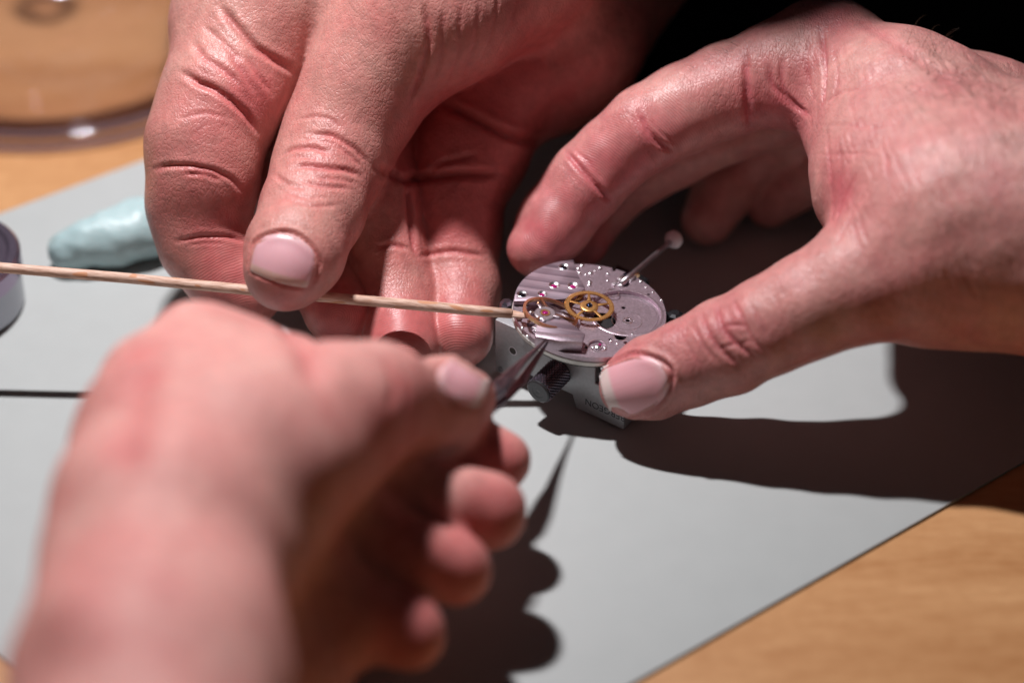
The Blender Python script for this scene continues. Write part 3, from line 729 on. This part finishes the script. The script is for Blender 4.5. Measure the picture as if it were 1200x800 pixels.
# lips round the barrel recess and bosses, a glint built on one side
bm = bmesh.new(); add_lathe(bm, [(7.0, -.7), (7.0, .06), (7.3, .10), (7.55, .0)], (bx, by, T0), 96); add_lathe(bm, [(6.2, -.73), (6.3, -.62), (6.45, -.62), (6.55, -.73)], (bx, by, T0), 96)
def keep_inside(bm):
    dead = [v for v in bm.verts if math.hypot(v.co.x, v.co.y) > R - .1]; bmesh.ops.delete(bm, geom=dead, context='VERTS')
keep_inside(bm); bm_obj('recess_lip', bm, M['plate'], MV, smooth=True)
bm = bmesh.new()  # one-sided polished arcs standing for the highlight on the recess lip
for r0_, r1_, zz, a_, b_ in ((7.0, 7.22, .05, -.75, 1.75), (6.35, 6.5, -.66, -.2, 1.3)):
    prev = None
    for k in range(49):
        a = a_ + (b_ - a_) * k / 48; w_ = math.sin(math.pi * k / 48) ** .5; rm = (r0_ + r1_) / 2; hw_ = (r1_ - r0_) / 2 * w_ + .01
        q_ = [bm.verts.new((bx + r * math.cos(a), by + r * math.sin(a), T0 + z)) for r, z in ((rm - hw_, zz - .08), (rm - hw_ * .4, zz + .05), (rm + hw_ * .4, zz + .05), (rm + hw_, zz - .08))]
        if any(math.hypot(v.co.x, v.co.y) > R - .15 for v in q_): bmesh.ops.delete(bm, geom=q_, context='VERTS'); prev = None; continue
        if prev:
            for i in range(3): bm.faces.new((prev[i], prev[i + 1], q_[i + 1], q_[i]))
        prev = q_
bm_obj('lip_glint', bm, M['polished'], MV, smooth=True)
bm = bmesh.new()
for u, v, r, z in [(736, 372, .95, -.74), (700, 405, 1.75, 0), (718, 343, 1.15, 0), (727, 394, 1.2, 0)]:
    x, y = LO(u, v); add_lathe(bm, [(r * .75, .0), (r * .8, .07), (r * 1.05, .07), (r * 1.12, .0)] if z < 0 else [(r, .0), (r + .03, .05), (r + .16, .05), (r + .2, .0)], (x, y, T0 + z), 32)
bm_obj('hole_rim', bm, M['polished'], MV, smooth=True)
bm = bmesh.new(); x, y = LO(735, 372); add_ring_solid(bm, 2.9, 3.0, T0 - .76, T0 - .72, (x, y), 64); bm_obj('turned_line', bm, M['polished'], MV)
# bridge
H1 = 1.25
bp_ = [LO(u, v, H1) for u, v in [(603, 352.5), (640, 351.5), (662, 350), (675, 347.5), (686, 337), (680, 327), (675, 316), (672.5, 306)]]
def arc_between(p, q, r, n=26):
    a0 = math.atan2(p[1], p[0]); a1 = math.atan2(q[1], q[0])
    while a1 < a0: a1 += 2 * math.pi
    return [(r * math.cos(a0 + (a1 - a0) * i / n), r * math.sin(a0 + (a1 - a0) * i / n)) for i in range(n + 1)]
poly = bp_[1:-1] + arc_between(bp_[-1], bp_[0], R - .12)
bm = bmesh.new(); add_prism(bm, poly, T0 + .05, T0 + H1)
bridge = bm_obj('train_bridge', bm, M['bridge'], MV, bevel=.12)
sinks = [(649.5, 334, 1.0), (671.5, 334.5, 1.0), (635.5, 344, .85), (661, 312.5, .95), (612, 344.5, .95)]
cut(bridge, [(*LO(u, v, H1), r, T0 + H1 - .35, T0 + 3) for u, v, r in sinks])
def cup(parent, x, y, z, r):
    bm = bmesh.new(); add_lathe(bm, [(r * .5, -.28), (r * .98, -.02), (r * 1.06, .04), (r * 1.13, 0)], (x, y, z), 28); return bm_obj('jewel_sink', bm, M['polished'], parent, smooth=True)
def dome(name, x, y, z, r, mat, parent, h=.35, slot=False):
    bm = bmesh.new(); add_lathe(bm, [(r, -.3), (r, 0)] + [(r * math.cos(a), h * r * math.sin(a)) for a in np.linspace(.15, 1.5, 6)] + [(0, h * r)], (x, y, z), 24)
    o = bm_obj(name, bm, mat, parent, smooth=True, sharp=50)
    if slot:
        bm = bmesh.new(); a = rng.uniform(0, 3.14); c, s_ = math.cos(a), math.sin(a); w_ = .1 * r
        add_prism(bm, [(x + c * r * .95 - s_ * w_, y + s_ * r * .95 + c * w_), (x - c * r * .95 - s_ * w_, y - s_ * r * .95 + c * w_), (x - c * r * .95 + s_ * w_, y - s_ * r * .95 - c * w_), (x + c * r * .95 + s_ * w_, y + s_ * r * .95 - c * w_)], z + h * r * .4, z + h * r + .03)
        bm_obj('screw_slot', bm, M['black'], o)  # black bar on the head, standing for the shade in the slot
    return o
for u, v, r in sinks[:3]:
    x, y = LO(u, v, H1); cup(MV, x, y, T0 + H1, r); dome('jewel', x, y, T0 + H1 - .28, r * .62, M['ruby'], MV)
for u, v, r in sinks[3:]:
    x, y = LO(u, v, H1); cup(MV, x, y, T0 + H1, r); dome('screw', x, y, T0 + H1 - .22, r * .8, M['blued'], MV, h=.2, slot=True)
# small polished pins and screws on the plate
for u, v, r in [(677.5, 315, .42), (682, 311.5, .5), (679, 320, .36), (692, 320.5, .45), (703, 314, .42), (691, 331, .5), (690.5, 334, .45), (751, 330, .36), (700.5, 405, .75), (695, 407.5, .3), (709, 408, .34), (697, 318, .22), (712, 329, .3), (775, 352, .3), (686, 322, .28), (712, 321, .3), (765, 343, .26), (757, 337, .24), (716, 400, .26), (723, 403, .24), (676, 402, .3), (668, 404, .26), (659, 404, .24), (612, 384, .36), (618, 394, .34), (608, 374, .3), (630, 400, .26), (741, 392, .22), (680, 390, .24)]:
    x, y = LO(u, v); dome('screw', x, y, T0 + (.12 if r < .7 else -.3), r, M['polished'], MV, h=.5)
x, y = LO(703, 404); dome('jewel', x, y, T0 + .12, .32, M['ruby'], MV)
# gilt centre wheel
def gear(name, x, y, z, ro, ri, hub, nt_, spokes, mat, parent, th=.25, depth=.28, rot0=.3, tilt=(0, 0)):
    o = bpy.data.objects.new(name, None); o.empty_display_size = .002; link(o, parent); o.location = Vector((x, y, z)) * S; o.rotation_euler = (tilt[0], tilt[1], 0)
    bm = bmesh.new()
    n = nt_ * 4; outer = []
    for i in range(n):
        r = ro if i % 4 in (0, 1) else ro - depth
        a = 2 * math.pi * i / n; outer.append((r * math.cos(a), r * math.sin(a)))
    inner = [(ri * math.cos(2 * math.pi * i / n), ri * math.sin(2 * math.pi * i / n)) for i in range(n)]
    vs = [[bm.verts.new((p[0], p[1], zz)) for p in ring_] for ring_, zz in ((outer, 0), (outer, th), (inner, th), (inner, 0))]
    for k in range(4):
        A, B = vs[k], vs[(k + 1) % 4]
        for i in range(n): bm.faces.new((A[i], A[(i + 1) % n], B[(i + 1) % n], B[i]))
    bm_obj('toothed_rim' if depth else 'wheel_rim', bm, mat, o)
    for k in range(spokes):
        a = rot0 + 2 * math.pi * k / spokes; c, s_ = math.cos(a), math.sin(a); w0, w1 = .34, .22
        bm = bmesh.new(); add_prism(bm, [(c * hub * .8 - s_ * w0, s_ * hub * .8 + c * w0), (c * hub * .8 + s_ * w0, s_ * hub * .8 - c * w0), (c * (ri + .1) + s_ * w1, s_ * (ri + .1) - c * w1), (c * (ri + .1) - s_ * w1, s_ * (ri + .1) + c * w1)], .03, th - .03)
        bm_obj('spoke', bm, mat, o, bevel=.03)
    return o
gx_, gy_ = LO(690.5, 358.5, 1.3)
W = gear('gilt_wheel', gx_, gy_, T0 + 1.15, 4.9, 3.95, 1.7, 64, 5, M['gold'], MV)
bm = bmesh.new(); add_lathe(bm, [(0, .30), (1.25, .30), (1.72, .26), (1.8, .2), (1.8, -.15), (0, -.15)], n=40); bm_obj('wheel_hub', bm, M['gold'], W, smooth=True)
bm = bmesh.new(); n = 14 * 4; add_prism(bm, [((1.35 if i % 4 < 2 else 1.05) * math.cos(2 * math.pi * i / n), (1.35 if i % 4 < 2 else 1.05) * math.sin(2 * math.pi * i / n)) for i in range(n)], -1.1, -.16); bm_obj('pinion', bm, M['steel'], W)
bm = bmesh.new(); add_lathe(bm, [(0, .9), (.28, .85), (.3, .3), (.62, .42), (.68, .3), (0, .3)], n=20); bm_obj('arbor', bm, M['blued'], W, smooth=True)
# second gilt wheel half hidden under the bridge
x, y = LO(672, 352, .6); x, y = LO(668, 343, .6); W2 = gear('small_gilt_wheel', x, y, T0 + .45, 2.7, 2.0, .6, 48, 4, M['gold'], MV, rot0=.8)
# balance wheel with its staff and hairspring
qx, qy = LO(644.5, 368.5, 1.6)
BW = gear('balance_wheel', qx, qy, T0 + 1.5, 5.5, 4.95, .6, 40, 3, M['copper'], MV, th=.6, depth=0, rot0=1.9, tilt=(math.radians(-7), math.radians(11)))
bm = bmesh.new()
for k in range(5):
    add_ring_solid(bm, 1.2 + .35 * k, 1.26 + .35 * k, .5, .62, n=48)
bm_obj('hairspring', bm, M['steel'], BW)
# pallet bits and underparts in the balance sink
bm = bmesh.new()
for u, v, w1, w2, a in [(655, 376, 2.2, .7, .4), (630, 385, 1.8, .8, -.6), (622, 377, 1.2, 1.0, .2), (660, 384, 1.6, .9, 1.2), (640, 358, 2.4, .7, .1)]:
    x, y = LO(u, v, -.6); c, s_ = math.cos(a), math.sin(a)
    add_prism(bm, [(x + c * i * w1 - s_ * j * w2, y + s_ * i * w1 + c * j * w2) for i, j in ((-.6, -.5), (.6, -.5), (.6, .5), (-.6, .5))], T0 - 1.0, T0 - .45)
bm_obj('pallet_bridge', bm, M['steel'], MV, bevel=.08)
for u, v in [(664, 374), (653, 383), (623, 365)]:
    x, y = LO(u, v, -.3); dome('screw', x, y, T0 - .35, .5, M['polished'], MV, h=.4)
for k in range(16):
    x, y = LO(rng.uniform(618, 668), rng.uniform(362, 392), 0); a = rng.uniform(0, 3.14); c, s_ = math.cos(a), math.sin(a); w1 = rng.uniform(.5, 1.5); w2 = rng.uniform(.12, .35); z_ = rng.uniform(-.5, .9)
    if math.hypot(x, y) > R - 1.2: continue
    bm = bmesh.new(); add_prism(bm, [(x + c * i * w1 - s_ * j * w2, y + s_ * i * w1 + c * j * w2) for i, j in ((-1, -1), (1, -.6), (.8, .8), (-1, 1))], T0 + z_ - .6, T0 + z_)
    bm_obj('lever_piece', bm, M['polished' if k % 2 else 'steel'], MV, bevel=.06)
# balance cock
HC = 2.5
cp = [LO(u, v, HC) for u, v in [(631, 368), (648, 368), (662, 374), (674, 382), (686, 391), (683, 399), (655, 397), (627, 391), (629, 380)]]
bm = bmesh.new(); add_prism(bm, cp, T0 + 1.75, T0 + HC)
bm_obj('balance_cock', bm, M['bridge'], MV, bevel=.12)
ft = [LO(u, v, HC) for u, v in [(627.5, 387.5), (655, 391), (684, 392.5), (682.5, 400.5), (655, 399), (627.5, 393.5)]]
bm = bmesh.new(); add_prism(bm, ft, T0 + .02, T0 + HC + .02); bm_obj('cock_foot', bm, M['plate'], MV, bevel=.12)
x, y = LO(639, 366.5, HC + .3)
bm = bmesh.new(); add_lathe(bm, [(0, .15), (1.0, .15), (1.1, .32), (1.9, .32), (2.1, .2), (2.1, -.35), (0, -.35)], (x, y, T0 + HC), 40); bm_obj('cock_boss', bm, M['steel'], MV, smooth=True, sharp=30)
dome('jewel', x, y, T0 + HC + .2, .62, M['ruby'], MV, h=.6)
bm = bmesh.new(); add_ring_solid(bm, .66, .9, T0 + HC + .3, T0 + HC + .42, (x, y), 24); bm_obj('jewel_ring', bm, M['gold'], MV)
bm = bmesh.new()
for a, l0, l1 in [(2.0, 1.7, 3.3), (-.35, 1.7, 3.0), (4.6, 1.8, 2.6)]:
    c, s_ = math.cos(a), math.sin(a); w_ = .28
    add_prism(bm, [(x + c * l0 - s_ * w_, y + s_ * l0 + c * w_), (x + c * l0 + s_ * w_, y + s_ * l0 - c * w_), (x + c * l1 + s_ * w_, y + s_ * l1 - c * w_), (x + c * l1 - s_ * w_, y + s_ * l1 + c * w_)], T0 + HC + .05, T0 + HC + .35)
bm_obj('regulator', bm, M['steel'], MV, bevel=.06)
dome('regulator_pin', x + math.cos(2.0) * 3.2, y + math.sin(2.0) * 3.2, T0 + HC + .4, .3, M['copper'], MV, h=.8)
# keyless works where the stem goes in
for u, v, rx, ry, a, z, m in [(722, 332, 1.3, .5, .9, .35, 'steel'), (728, 327, .9, .5, .9, .5, 'polished'), (741, 326, 1.4, .45, 1.1, .25, 'steel'), (745, 322, .7, .5, .5, .35, 'copper'), (734, 322, 1.0, .35, .8, .5, 'blued'), (727, 335, .6, .4, 0, .3, 'polished')]:
    x, y = LO(u, v); c, s_ = math.cos(a), math.sin(a)
    bm = bmesh.new(); add_prism(bm, [(x + c * i * rx - s_ * j * ry, y + s_ * i * rx + c * j * ry) for i, j in ((-1, -.7), (.8, -1), (1, .6), (-.8, 1))], T0 - .4, T0 + z)
    bm_obj('setting_lever', bm, M[m], MV, bevel=.08)
# winding stem, worldwise horizontal, with a white bead
def tube(name, pts, radii, mat, parent=None, n=20, flat=1.0, smooth=True, up=(0, 0, 1)):
    pts = [np.array(p, float) for p in pts]; V = []; F_ = []
    for i, p in enumerate(pts):
        t = pts[min(i + 1, len(pts) - 1)] - pts[max(i - 1, 0)]; t /= np.linalg.norm(t)
        a = np.cross(t, up); a /= np.linalg.norm(a); b = np.cross(a, t)
        for k in range(n):
            x = 2 * math.pi * k / n; V.append(p + (a * math.cos(x) + b * math.sin(x) * flat) * radii[i])
    for i in range(len(pts) - 1):
        for k in range(n): F_.append((i * n + k, i * n + (k + 1) % n, (i + 1) * n + (k + 1) % n, (i + 1) * n + k))
    F_.append(tuple(range(n))[::-1]); F_.append(tuple((len(pts) - 1) * n + k for k in range(n)))
    return mesh_obj(name, V, F_, mat, parent, smooth=smooth)
s0 = P(727, 333, 16.7); s1_ = P(789, 281, 16.3); 
def lerp(a, b, t): return a + (b - a) * t
st = tube('winding_stem', [s0, lerp(s0, s1_, .2), lerp(s0, s1_, .21), lerp(s0, s1_, 1)], [.62, .62, .55, .55], M['steel'], MV)
dd = (s1_ - s0) / np.linalg.norm(s1_ - s0)
V = []; F_ = []
kn = [(0, -1.2), (.7, -1.25), (1.5, -.9), (1.95, -.1), (1.8, .8), (1.2, 1.5), (0, 1.75)]
aa = np.cross(dd, [0, 0, 1]); aa /= np.linalg.norm(aa); bb = np.cross(aa, dd)
for r, t in kn:
    for k in range(28):
        x = 2 * math.pi * k / 28; V.append(s1_ + dd * t + (aa * math.cos(x) + bb * math.sin(x)) * max(r, .01))
for i in range(len(kn) - 1):
    for k in range(28): F_.append((i * 28 + k, i * 28 + (k + 1) % 28, (i + 1) * 28 + (k + 1) % 28, (i + 1) * 28 + k))
tag(mesh_obj('stem_bead', V, F_, M['pearl'], MV), 'white bead at the far end of the stem')

# ------------------------------------------------------------------ holder
q = P(731, 502, 1.3)
ang = math.radians(-36.0); e1 = np.array([math.cos(ang), math.sin(ang)]); nn = np.array([-math.sin(ang) * -1, 0])
HO = empty('movement_holder', (q[0], q[1], 0), (0, 0, ang)); tag(HO, 'grey steel movement holder with black knurled knob, standing on the mat', 'movement holder')
def HL(u, v):
    """holder frame (x along the face, z) of a photo point on the front face"""
    o, d = ray(u, v); n = np.array([math.sin(ang), -math.cos(ang), 0]); pt = np.array([q[0], q[1], 0])
    t = ((pt - o) @ n) / (d @ n); p = o + d * t - pt
    return p[0] * e1[0] + p[1] * e1[1], p[2]
fx = [HL(u, v) for u, v in [(580, 366), (580, 450), (606, 458), (612, 436), (656, 456), (673, 466), (675, 478), (731, 502)]]
xl = fx[0][0]; zt = 14.0
face = [(xl, 1.0), (HL(612, 440)[0], 1.0), (HL(614, 436)[0], 4.0), (HL(672, 464)[0] - .3, 3.9), (HL(675, 476)[0], 1.0), (0, 1.0), (0, 9.2), (-7.0, 9.2), (-7.0, zt), (xl, zt)]
bm = bmesh.new(); add_prism(bm, face, 0, 7.5)
bmesh.ops.rotate(bm, cent=(0, 0, 0), matrix=Matrix.Rotation(math.radians(90), 3, 'X'), verts=bm.verts)   # y -> z ; z -> -y
bmesh.ops.translate(bm, vec=(0, 7.5, 0), verts=bm.verts)
jaw = bm_obj('front_jaw', bm, M['jaw'], HO, bevel=.22)
hx, hz = HL(601, 411)
def disc_on_face(name, x, z, r, y0, y1, mat, parent, n=28, ring=None):
    bm = bmesh.new()
    if ring: add_ring_solid(bm, ring, r, 0, y1 - y0, n=n)
    else: add_prism(bm, circle(0, 0, r, n), 0, y1 - y0)
    bmesh.ops.rotate(bm, cent=(0, 0, 0), matrix=Matrix.Rotation(math.radians(90), 3, 'X'), verts=bm.verts)
    bmesh.ops.translate(bm, vec=(x, y1, z), verts=bm.verts); return bm_obj(name, bm, mat, parent)
disc_on_face('hole_rim', hx, hz, .98, -.06, .4, M['steel'], HO, ring=.80)
disc_on_face('hole_shade_disc', hx, hz, .82, -.03, .4, simple('hole_shade', (.05, .045, .04), .6), HO)  # flat dark disc in place of the shade inside the hole
# rear jaw, guide rods, pins that grip the movement
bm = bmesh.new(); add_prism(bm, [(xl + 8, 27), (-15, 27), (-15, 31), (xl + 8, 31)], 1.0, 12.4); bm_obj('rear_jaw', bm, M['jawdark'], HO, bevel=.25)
for x in (xl + 6, -3.5):
    bm = bmesh.new(); add_prism(bm, circle(0, 0, 1.3, 20), 7.4, 27.2)
    bmesh.ops.rotate(bm, cent=(0, 0, 0), matrix=Matrix.Rotation(math.radians(-90), 3, 'X'), verts=bm.verts)
    bmesh.ops.translate(bm, vec=(x, 0, 5.5), verts=bm.verts); bm_obj('guide_rod', bm, M['steel'], HO, smooth=True)
mi = np.linalg.inv(np.array(parent_matrix(HO)))
def to_h(p): p = np.array(p) * S; return (mi[:3, :3] @ p + mi[:3, 3]) / S
for (u, v, z, r, hgt, m) in [(594, 356, 15.2, 1.5, 1.6, 'knurl'), (791, 369, 14.2, 1.7, 1.3, 'jawdark'), (709, 424, 14.2, 1.1, 1.6, 'polished')]:
    p = to_h(P(u, v, z)); bm = bmesh.new()
    prof = [(0, hgt * .5), (r * .5, hgt * .5), (r * .9, hgt * .2), (r, -.3), (r, p[2] * 0 - 1.2), (r * .9, -1.6), (0, -1.6)]
    add_lathe(bm, prof, tuple(p), 7); bm_obj('clamp_pin', bm, M[m], HO, smooth=False)
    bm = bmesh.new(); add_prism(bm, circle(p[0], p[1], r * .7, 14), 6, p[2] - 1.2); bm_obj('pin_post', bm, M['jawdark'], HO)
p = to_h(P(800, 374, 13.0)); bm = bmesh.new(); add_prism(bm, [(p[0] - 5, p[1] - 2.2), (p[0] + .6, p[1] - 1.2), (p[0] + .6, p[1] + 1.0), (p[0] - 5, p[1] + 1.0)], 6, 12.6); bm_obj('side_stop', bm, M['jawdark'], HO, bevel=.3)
# knob
kx_, kz_ = HL(656, 434); kn0 = np.array([q[0] + e1[0] * kx_, q[1] + e1[1] * kx_, kz_]); kn1 = kn0 + np.array([math.sin(ang), -math.cos(ang), -.08]) * 7.4
ax_ = kn1 - kn0; kl = np.linalg.norm(ax_); ax_ /= kl
ka = np.cross(ax_, [0, 0, 1]); ka /= np.linalg.norm(ka); kb_ = np.cross(ka, ax_)
KN = bpy.data.objects.new('knurled_knob', None); KN.empty_display_size = .004; link(KN, HO); kp = to_h(kn0); KN.location = Vector(kp) * S
KR = mm(16.0, kn1)
def turned(name, prof, mat, parent, n=48, tex=None):
    V = []; F_ = []
    for i, (t, r) in enumerate(prof):
        for k in range(n):
            x = 2 * math.pi * k / n; rr = r + (tex(i, k) if tex else 0); V.append(kn0 + ax_ * t + (ka * math.cos(x) + kb_ * math.sin(x)) * rr)
    for i in range(len(prof) - 1):
        for k in range(n): F_.append((i * n + k, (i + 1) * n + k, (i + 1) * n + (k + 1) % n, i * n + (k + 1) % n))
    F_.append(tuple(range(n))); F_.append(tuple((len(prof) - 1) * n + k for k in range(n))[::-1])
    return mesh_obj(name, V, F_, mat, parent, smooth=False)
turned('knob_neck', [(-5.0, KR * .95), (0, KR * .95), (.3, KR * .9)], M['knob'], KN)
steps = 30
turned('knurled_grip', [(.3 + (kl - .8) * i / steps, KR) for i in range(steps + 1)], M['knurl'], KN, n=96, tex=lambda i, k: 0.26 * ((math.cos(math.pi * (k + i) / 2) + math.cos(math.pi * (k - i) / 2)) / 2 - .2))
turned('knob_face', [(kl - .55, KR * .97), (kl - .2, KR * .97), (kl, KR * .88), (kl + .001, KR * .5), (kl - .05, KR * .48), (kl - .05, KR * .2), (kl - .12, KR * .08)], M['knob'], KN)
# engraved lettering on the front face
def lettering(txt, u, v, size, rot, name='lettering'):
    c = bpy.data.curves.new(name, 'FONT'); c.body = txt; c.size = size * S; c.extrude = .00002; c.align_x = 'CENTER'; c.align_y = 'CENTER'
    o = bpy.data.objects.new(name, c); sc.collection.objects.link(o); bpy.context.view_layer.update()
    me = bpy.data.meshes.new_from_object(o.evaluated_get(bpy.context.evaluated_depsgraph_get())); bpy.data.objects.remove(o)
    me.materials.clear(); me.materials.append(M['engrave'])
    o = bpy.data.objects.new(name, me); link(o, HO); x, z = HL(u, v)
    o.location = (x * S, -.03 * S, z * S); o.rotation_euler = (math.radians(90), rot, 0); return o
lettering('BERGEON', 709, 480, 2.1, math.radians(180))
lettering('©', 586.5, 432.5, 1.7, 0)

# ------------------------------------------------------------------ peg wood
ends = [(-60, 309, 27.2), (0, 313.5, 26.6), (150, 326, 25), (330, 343.5, 23.3), (470, 356, 21.6), (560, 364, 19.6), (600, 367.5, 19), (622, 371.5, 18.6)]
pp = [P(*e) for e in ends]; d0 = pp[0] - pp[1]; pp = [pp[0] + d0 * 1.2] + pp
# own frame so the grain runs along it
so = empty('wooden_stick', tuple(pp[-1])); ex = pp[2] - pp[-1]; so.rotation_euler = Vector(ex).to_track_quat('X', 'Z').to_euler()
tag(so, 'thin pale wooden stick under the thumb, its point reaching into the watch movement', 'wooden stick')
tube('stick_shaft', pp[:-1], [1.02] * (len(pp) - 2) + [.95], M['stick'], so, n=18)
tube('cut_point', [pp[-2], lerp(pp[-2], pp[-1], .5), pp[-1]], [.95, .8, .35], M['stick'], so, n=18, flat=.6)

# ------------------------------------------------------------------ tweezers
tw = empty('tweezers', tuple(P(640, 399, 19.0))); tag(tw, 'dark steel pointed tweezers touching the balance of the watch movement', 'tweezers')
def blade(name, path, mat):
    """path [(u,v,z,width px,thickness mm)]"""
    pts = [P(a, b, c) for a, b, c, _, _ in path]; V = []; F_ = []
    for i, p in enumerate(pts):
        t = pts[min(i + 1, len(pts) - 1)] - pts[max(i - 1, 0)]; t /= np.linalg.norm(t)
        vw = p - CAM; vw /= np.linalg.norm(vw)
        a = np.cross(t, np.array([.25, .35, -.9])); a /= np.linalg.norm(a); b = np.cross(a, t)
        wd = mm(path[i][3], p) / 2; th = path[i][4] / 2
        for x, y in ((-1, -.6), (-.6, -1), (.6, -1), (1, -.6), (1, .6), (.6, 1), (-.6, 1), (-1, .6)): V.append(p + a * x * wd + b * y * th)
    for i in range(len(pts) - 1):
        for k in range(8): F_.append((i * 8 + k, i * 8 + (k + 1) % 8, (i + 1) * 8 + (k + 1) % 8, (i + 1) * 8 + k))
    F_.append(tuple(range(8))[::-1]); F_.append(tuple((len(pts) - 1) * 8 + k for k in range(8)))
    o = mesh_obj(name, V, F_, mat, tw, smooth=False)
    bmx = bmesh.new(); bmx.from_mesh(o.data); bmesh.ops.recalc_face_normals(bmx, faces=bmx.faces); bmx.to_mesh(o.data); bmx.free(); return o
blade('upper_arm', [(639.5, 398, 19.2, 2.2, .35), (628, 409, 21, 5, .6), (615, 421, 23, 8.5, .8), (603, 433, 25, 13, .9), (594, 444, 26, 18, 1.0), (584, 454, 26.5, 24, 1.1), (560, 468, 27, 32, 1.2), (520, 474, 29, 32, 1.2), (470, 480, 34, 32, 1.2)], M['tweezer'])
blade('lower_arm', [(642, 400.5, 18.8, 2.0, .35), (634, 413, 19.2, 5, .6), (622, 430, 20, 8, .8), (611, 447, 21, 13, .9), (600, 456, 21.7, 14, 1.0), (588, 466, 23, 18, 1.1), (562, 480, 24, 30, 1.2), (525, 482, 27, 32, 1.2), (470, 486, 33, 32, 1.2)], M['tweezer'])

# ------------------------------------------------------------------ putty lump
F = Field(*(lambda p: (p - 40, p + 45))(P(120, 275, 6)), .7); D = F.new()
pc = [(78, 292, 5.0, 23), (100, 286, 5.5, 27), (135, 277, 6.2, 31), (165, 268, 6.6, 33), (195, 262, 6.5, 32), (215, 262, 5.5, 26)]
cc = chain(pc)
for (p, r), (q2, t) in zip(cc, cc[1:]): F.cone(D, p, q2, r, t, 2)
V, Q = surface_nets(F, D); V = smooth_mesh(V, Q, 3); nn_ = vnormals(V, Q); V = V + nn_ * (vnoise(V, 12, 2) * .4 + vnoise(V, 4, 4) * .1)[:, None]; V[:, 2] = np.maximum(V[:, 2], .05)
tag(mesh_obj('putty_lump', V, Q, M['putty']), 'pale turquoise lump of cleaning putty lying on the mat', 'putty')

# ------------------------------------------------------------------ tin at the left edge
tp = P(-70, 288, 15); TI = empty('round_tin', (tp[0], tp[1], 0)); tag(TI, 'round purplish metal tin cut off by the left edge, standing on the mat', 'tin')
TR = mm(88, tp)
bm = bmesh.new(); add_lathe(bm, [(0, .1), (TR - .8, .1), (TR, .6), (TR, 8.5), (0, 8.5)], n=96); bm_obj('tin_base', bm, M['tinside'], TI, smooth=True, sharp=30)
bm = bmesh.new(); add_lathe(bm, [(0, 8.5), (TR + .5, 8.5), (TR + .5, 12.2), (TR - .2, 13), (TR - 1.6, 13), (TR - 2.4, 12.4), (0, 12.4)], n=96); bm_obj('tin_lid', bm, M['tin'], TI, smooth=True, sharp=30)

# ------------------------------------------------------------------ glass cover
gp = P(70, 36, 0); GL = empty('glass_cover', (gp[0], gp[1], -.65)); tag(GL, 'clear glass dust cover with thick rim standing on the wooden bench, far left', 'glass cover')
GR = 51.0
bm = bmesh.new(); add_lathe(bm, [(GR - 1.2, 0), (GR - .3, .7), (GR, 1.8), (GR - .3, 3.0), (GR - 1.3, 3.9), (GR - 2.8, 4.2), (GR - 4.4, 4.4), (GR - 5.6, 6), (GR - 6.2, 22), (GR - 10, 30), (GR - 22, 36), (0, 38.5), (0, 36), (GR - 23, 33.4), (GR - 12, 28), (GR - 8.6, 21), (GR - 8.4, 0), (GR - 1.2, 0)], n=128)
bm_obj('glass_bowl', bm, M['glass'], GL, smooth=True, sharp=40)
bm = bmesh.new(); add_lathe(bm, [(GR + .3 + 2.3 * math.cos(a), 2.5 + 2.3 * math.sin(a)) for a in np.linspace(0, 2 * math.pi, 17)], n=128)
bm_obj('glass_rim', bm, M['glassrim'], GL, smooth=True, sharp=80)
bm = bmesh.new(); add_lathe(bm, [(0, 38.4), (4, 38.4), (3, 42), (5, 46), (6.5, 50), (5, 54), (0, 55.5)], n=48); bm_obj('glass_knob', bm, M['glass'], GL, smooth=True, sharp=60)

# ------------------------------------------------------------------ dark apron behind the bench edge; unseen upper part shaped to block the lamp
V = []; F_ = []; nx, nz = 120, 60
for i in range(nx + 1):
    for j in range(nz + 1):
        t = j / nz; z = -.6 + 420 * t; k_ = min(1, max(0, (z - 70) / 60)); x0_ = -38 - 32 * k_; x = x0_ + (382 - x0_) * i / nx
        y = 97 + .10 * max(0, x) + 4 * math.sin(x * .085 + t * 3) + 2.5 * math.sin(x * .19 - t * 5) + (1 - k_) * 40 * max(0, (-x - 8) / 30) ** 2 - 40.9 * math.exp(-((z - 200) / 70) ** 2) + 130 * max(0, t - .5)  # bulge out of view, added to keep lamp light off the far bench
        V.append((x, y, z))
n0 = len(V)
V += [(x, y + 3.0, z) for x, y, z in V]
for i in range(nx):
    for j in range(nz):
        a = i * (nz + 1) + j; q4 = (a, a + nz + 1, a + nz + 2, a + 1); F_.append(q4); F_.append(tuple(n0 + k for k in q4[::-1]))
edge = [i * (nz + 1) for i in range(nx + 1)] + [nx * (nz + 1) + j for j in range(1, nz + 1)] + [i * (nz + 1) + nz for i in range(nx - 1, -1, -1)] + [j for j in range(nz - 1, 0, -1)]
for a, b in zip(edge, edge[1:] + edge[:1]): F_.append((b, a, n0 + a, n0 + b))
tag(mesh_obj('apron', V, F_, M['cloth']), 'dark navy apron cloth hanging behind the two working hands, its unseen upper bulge added to shade the bench', 'apron')
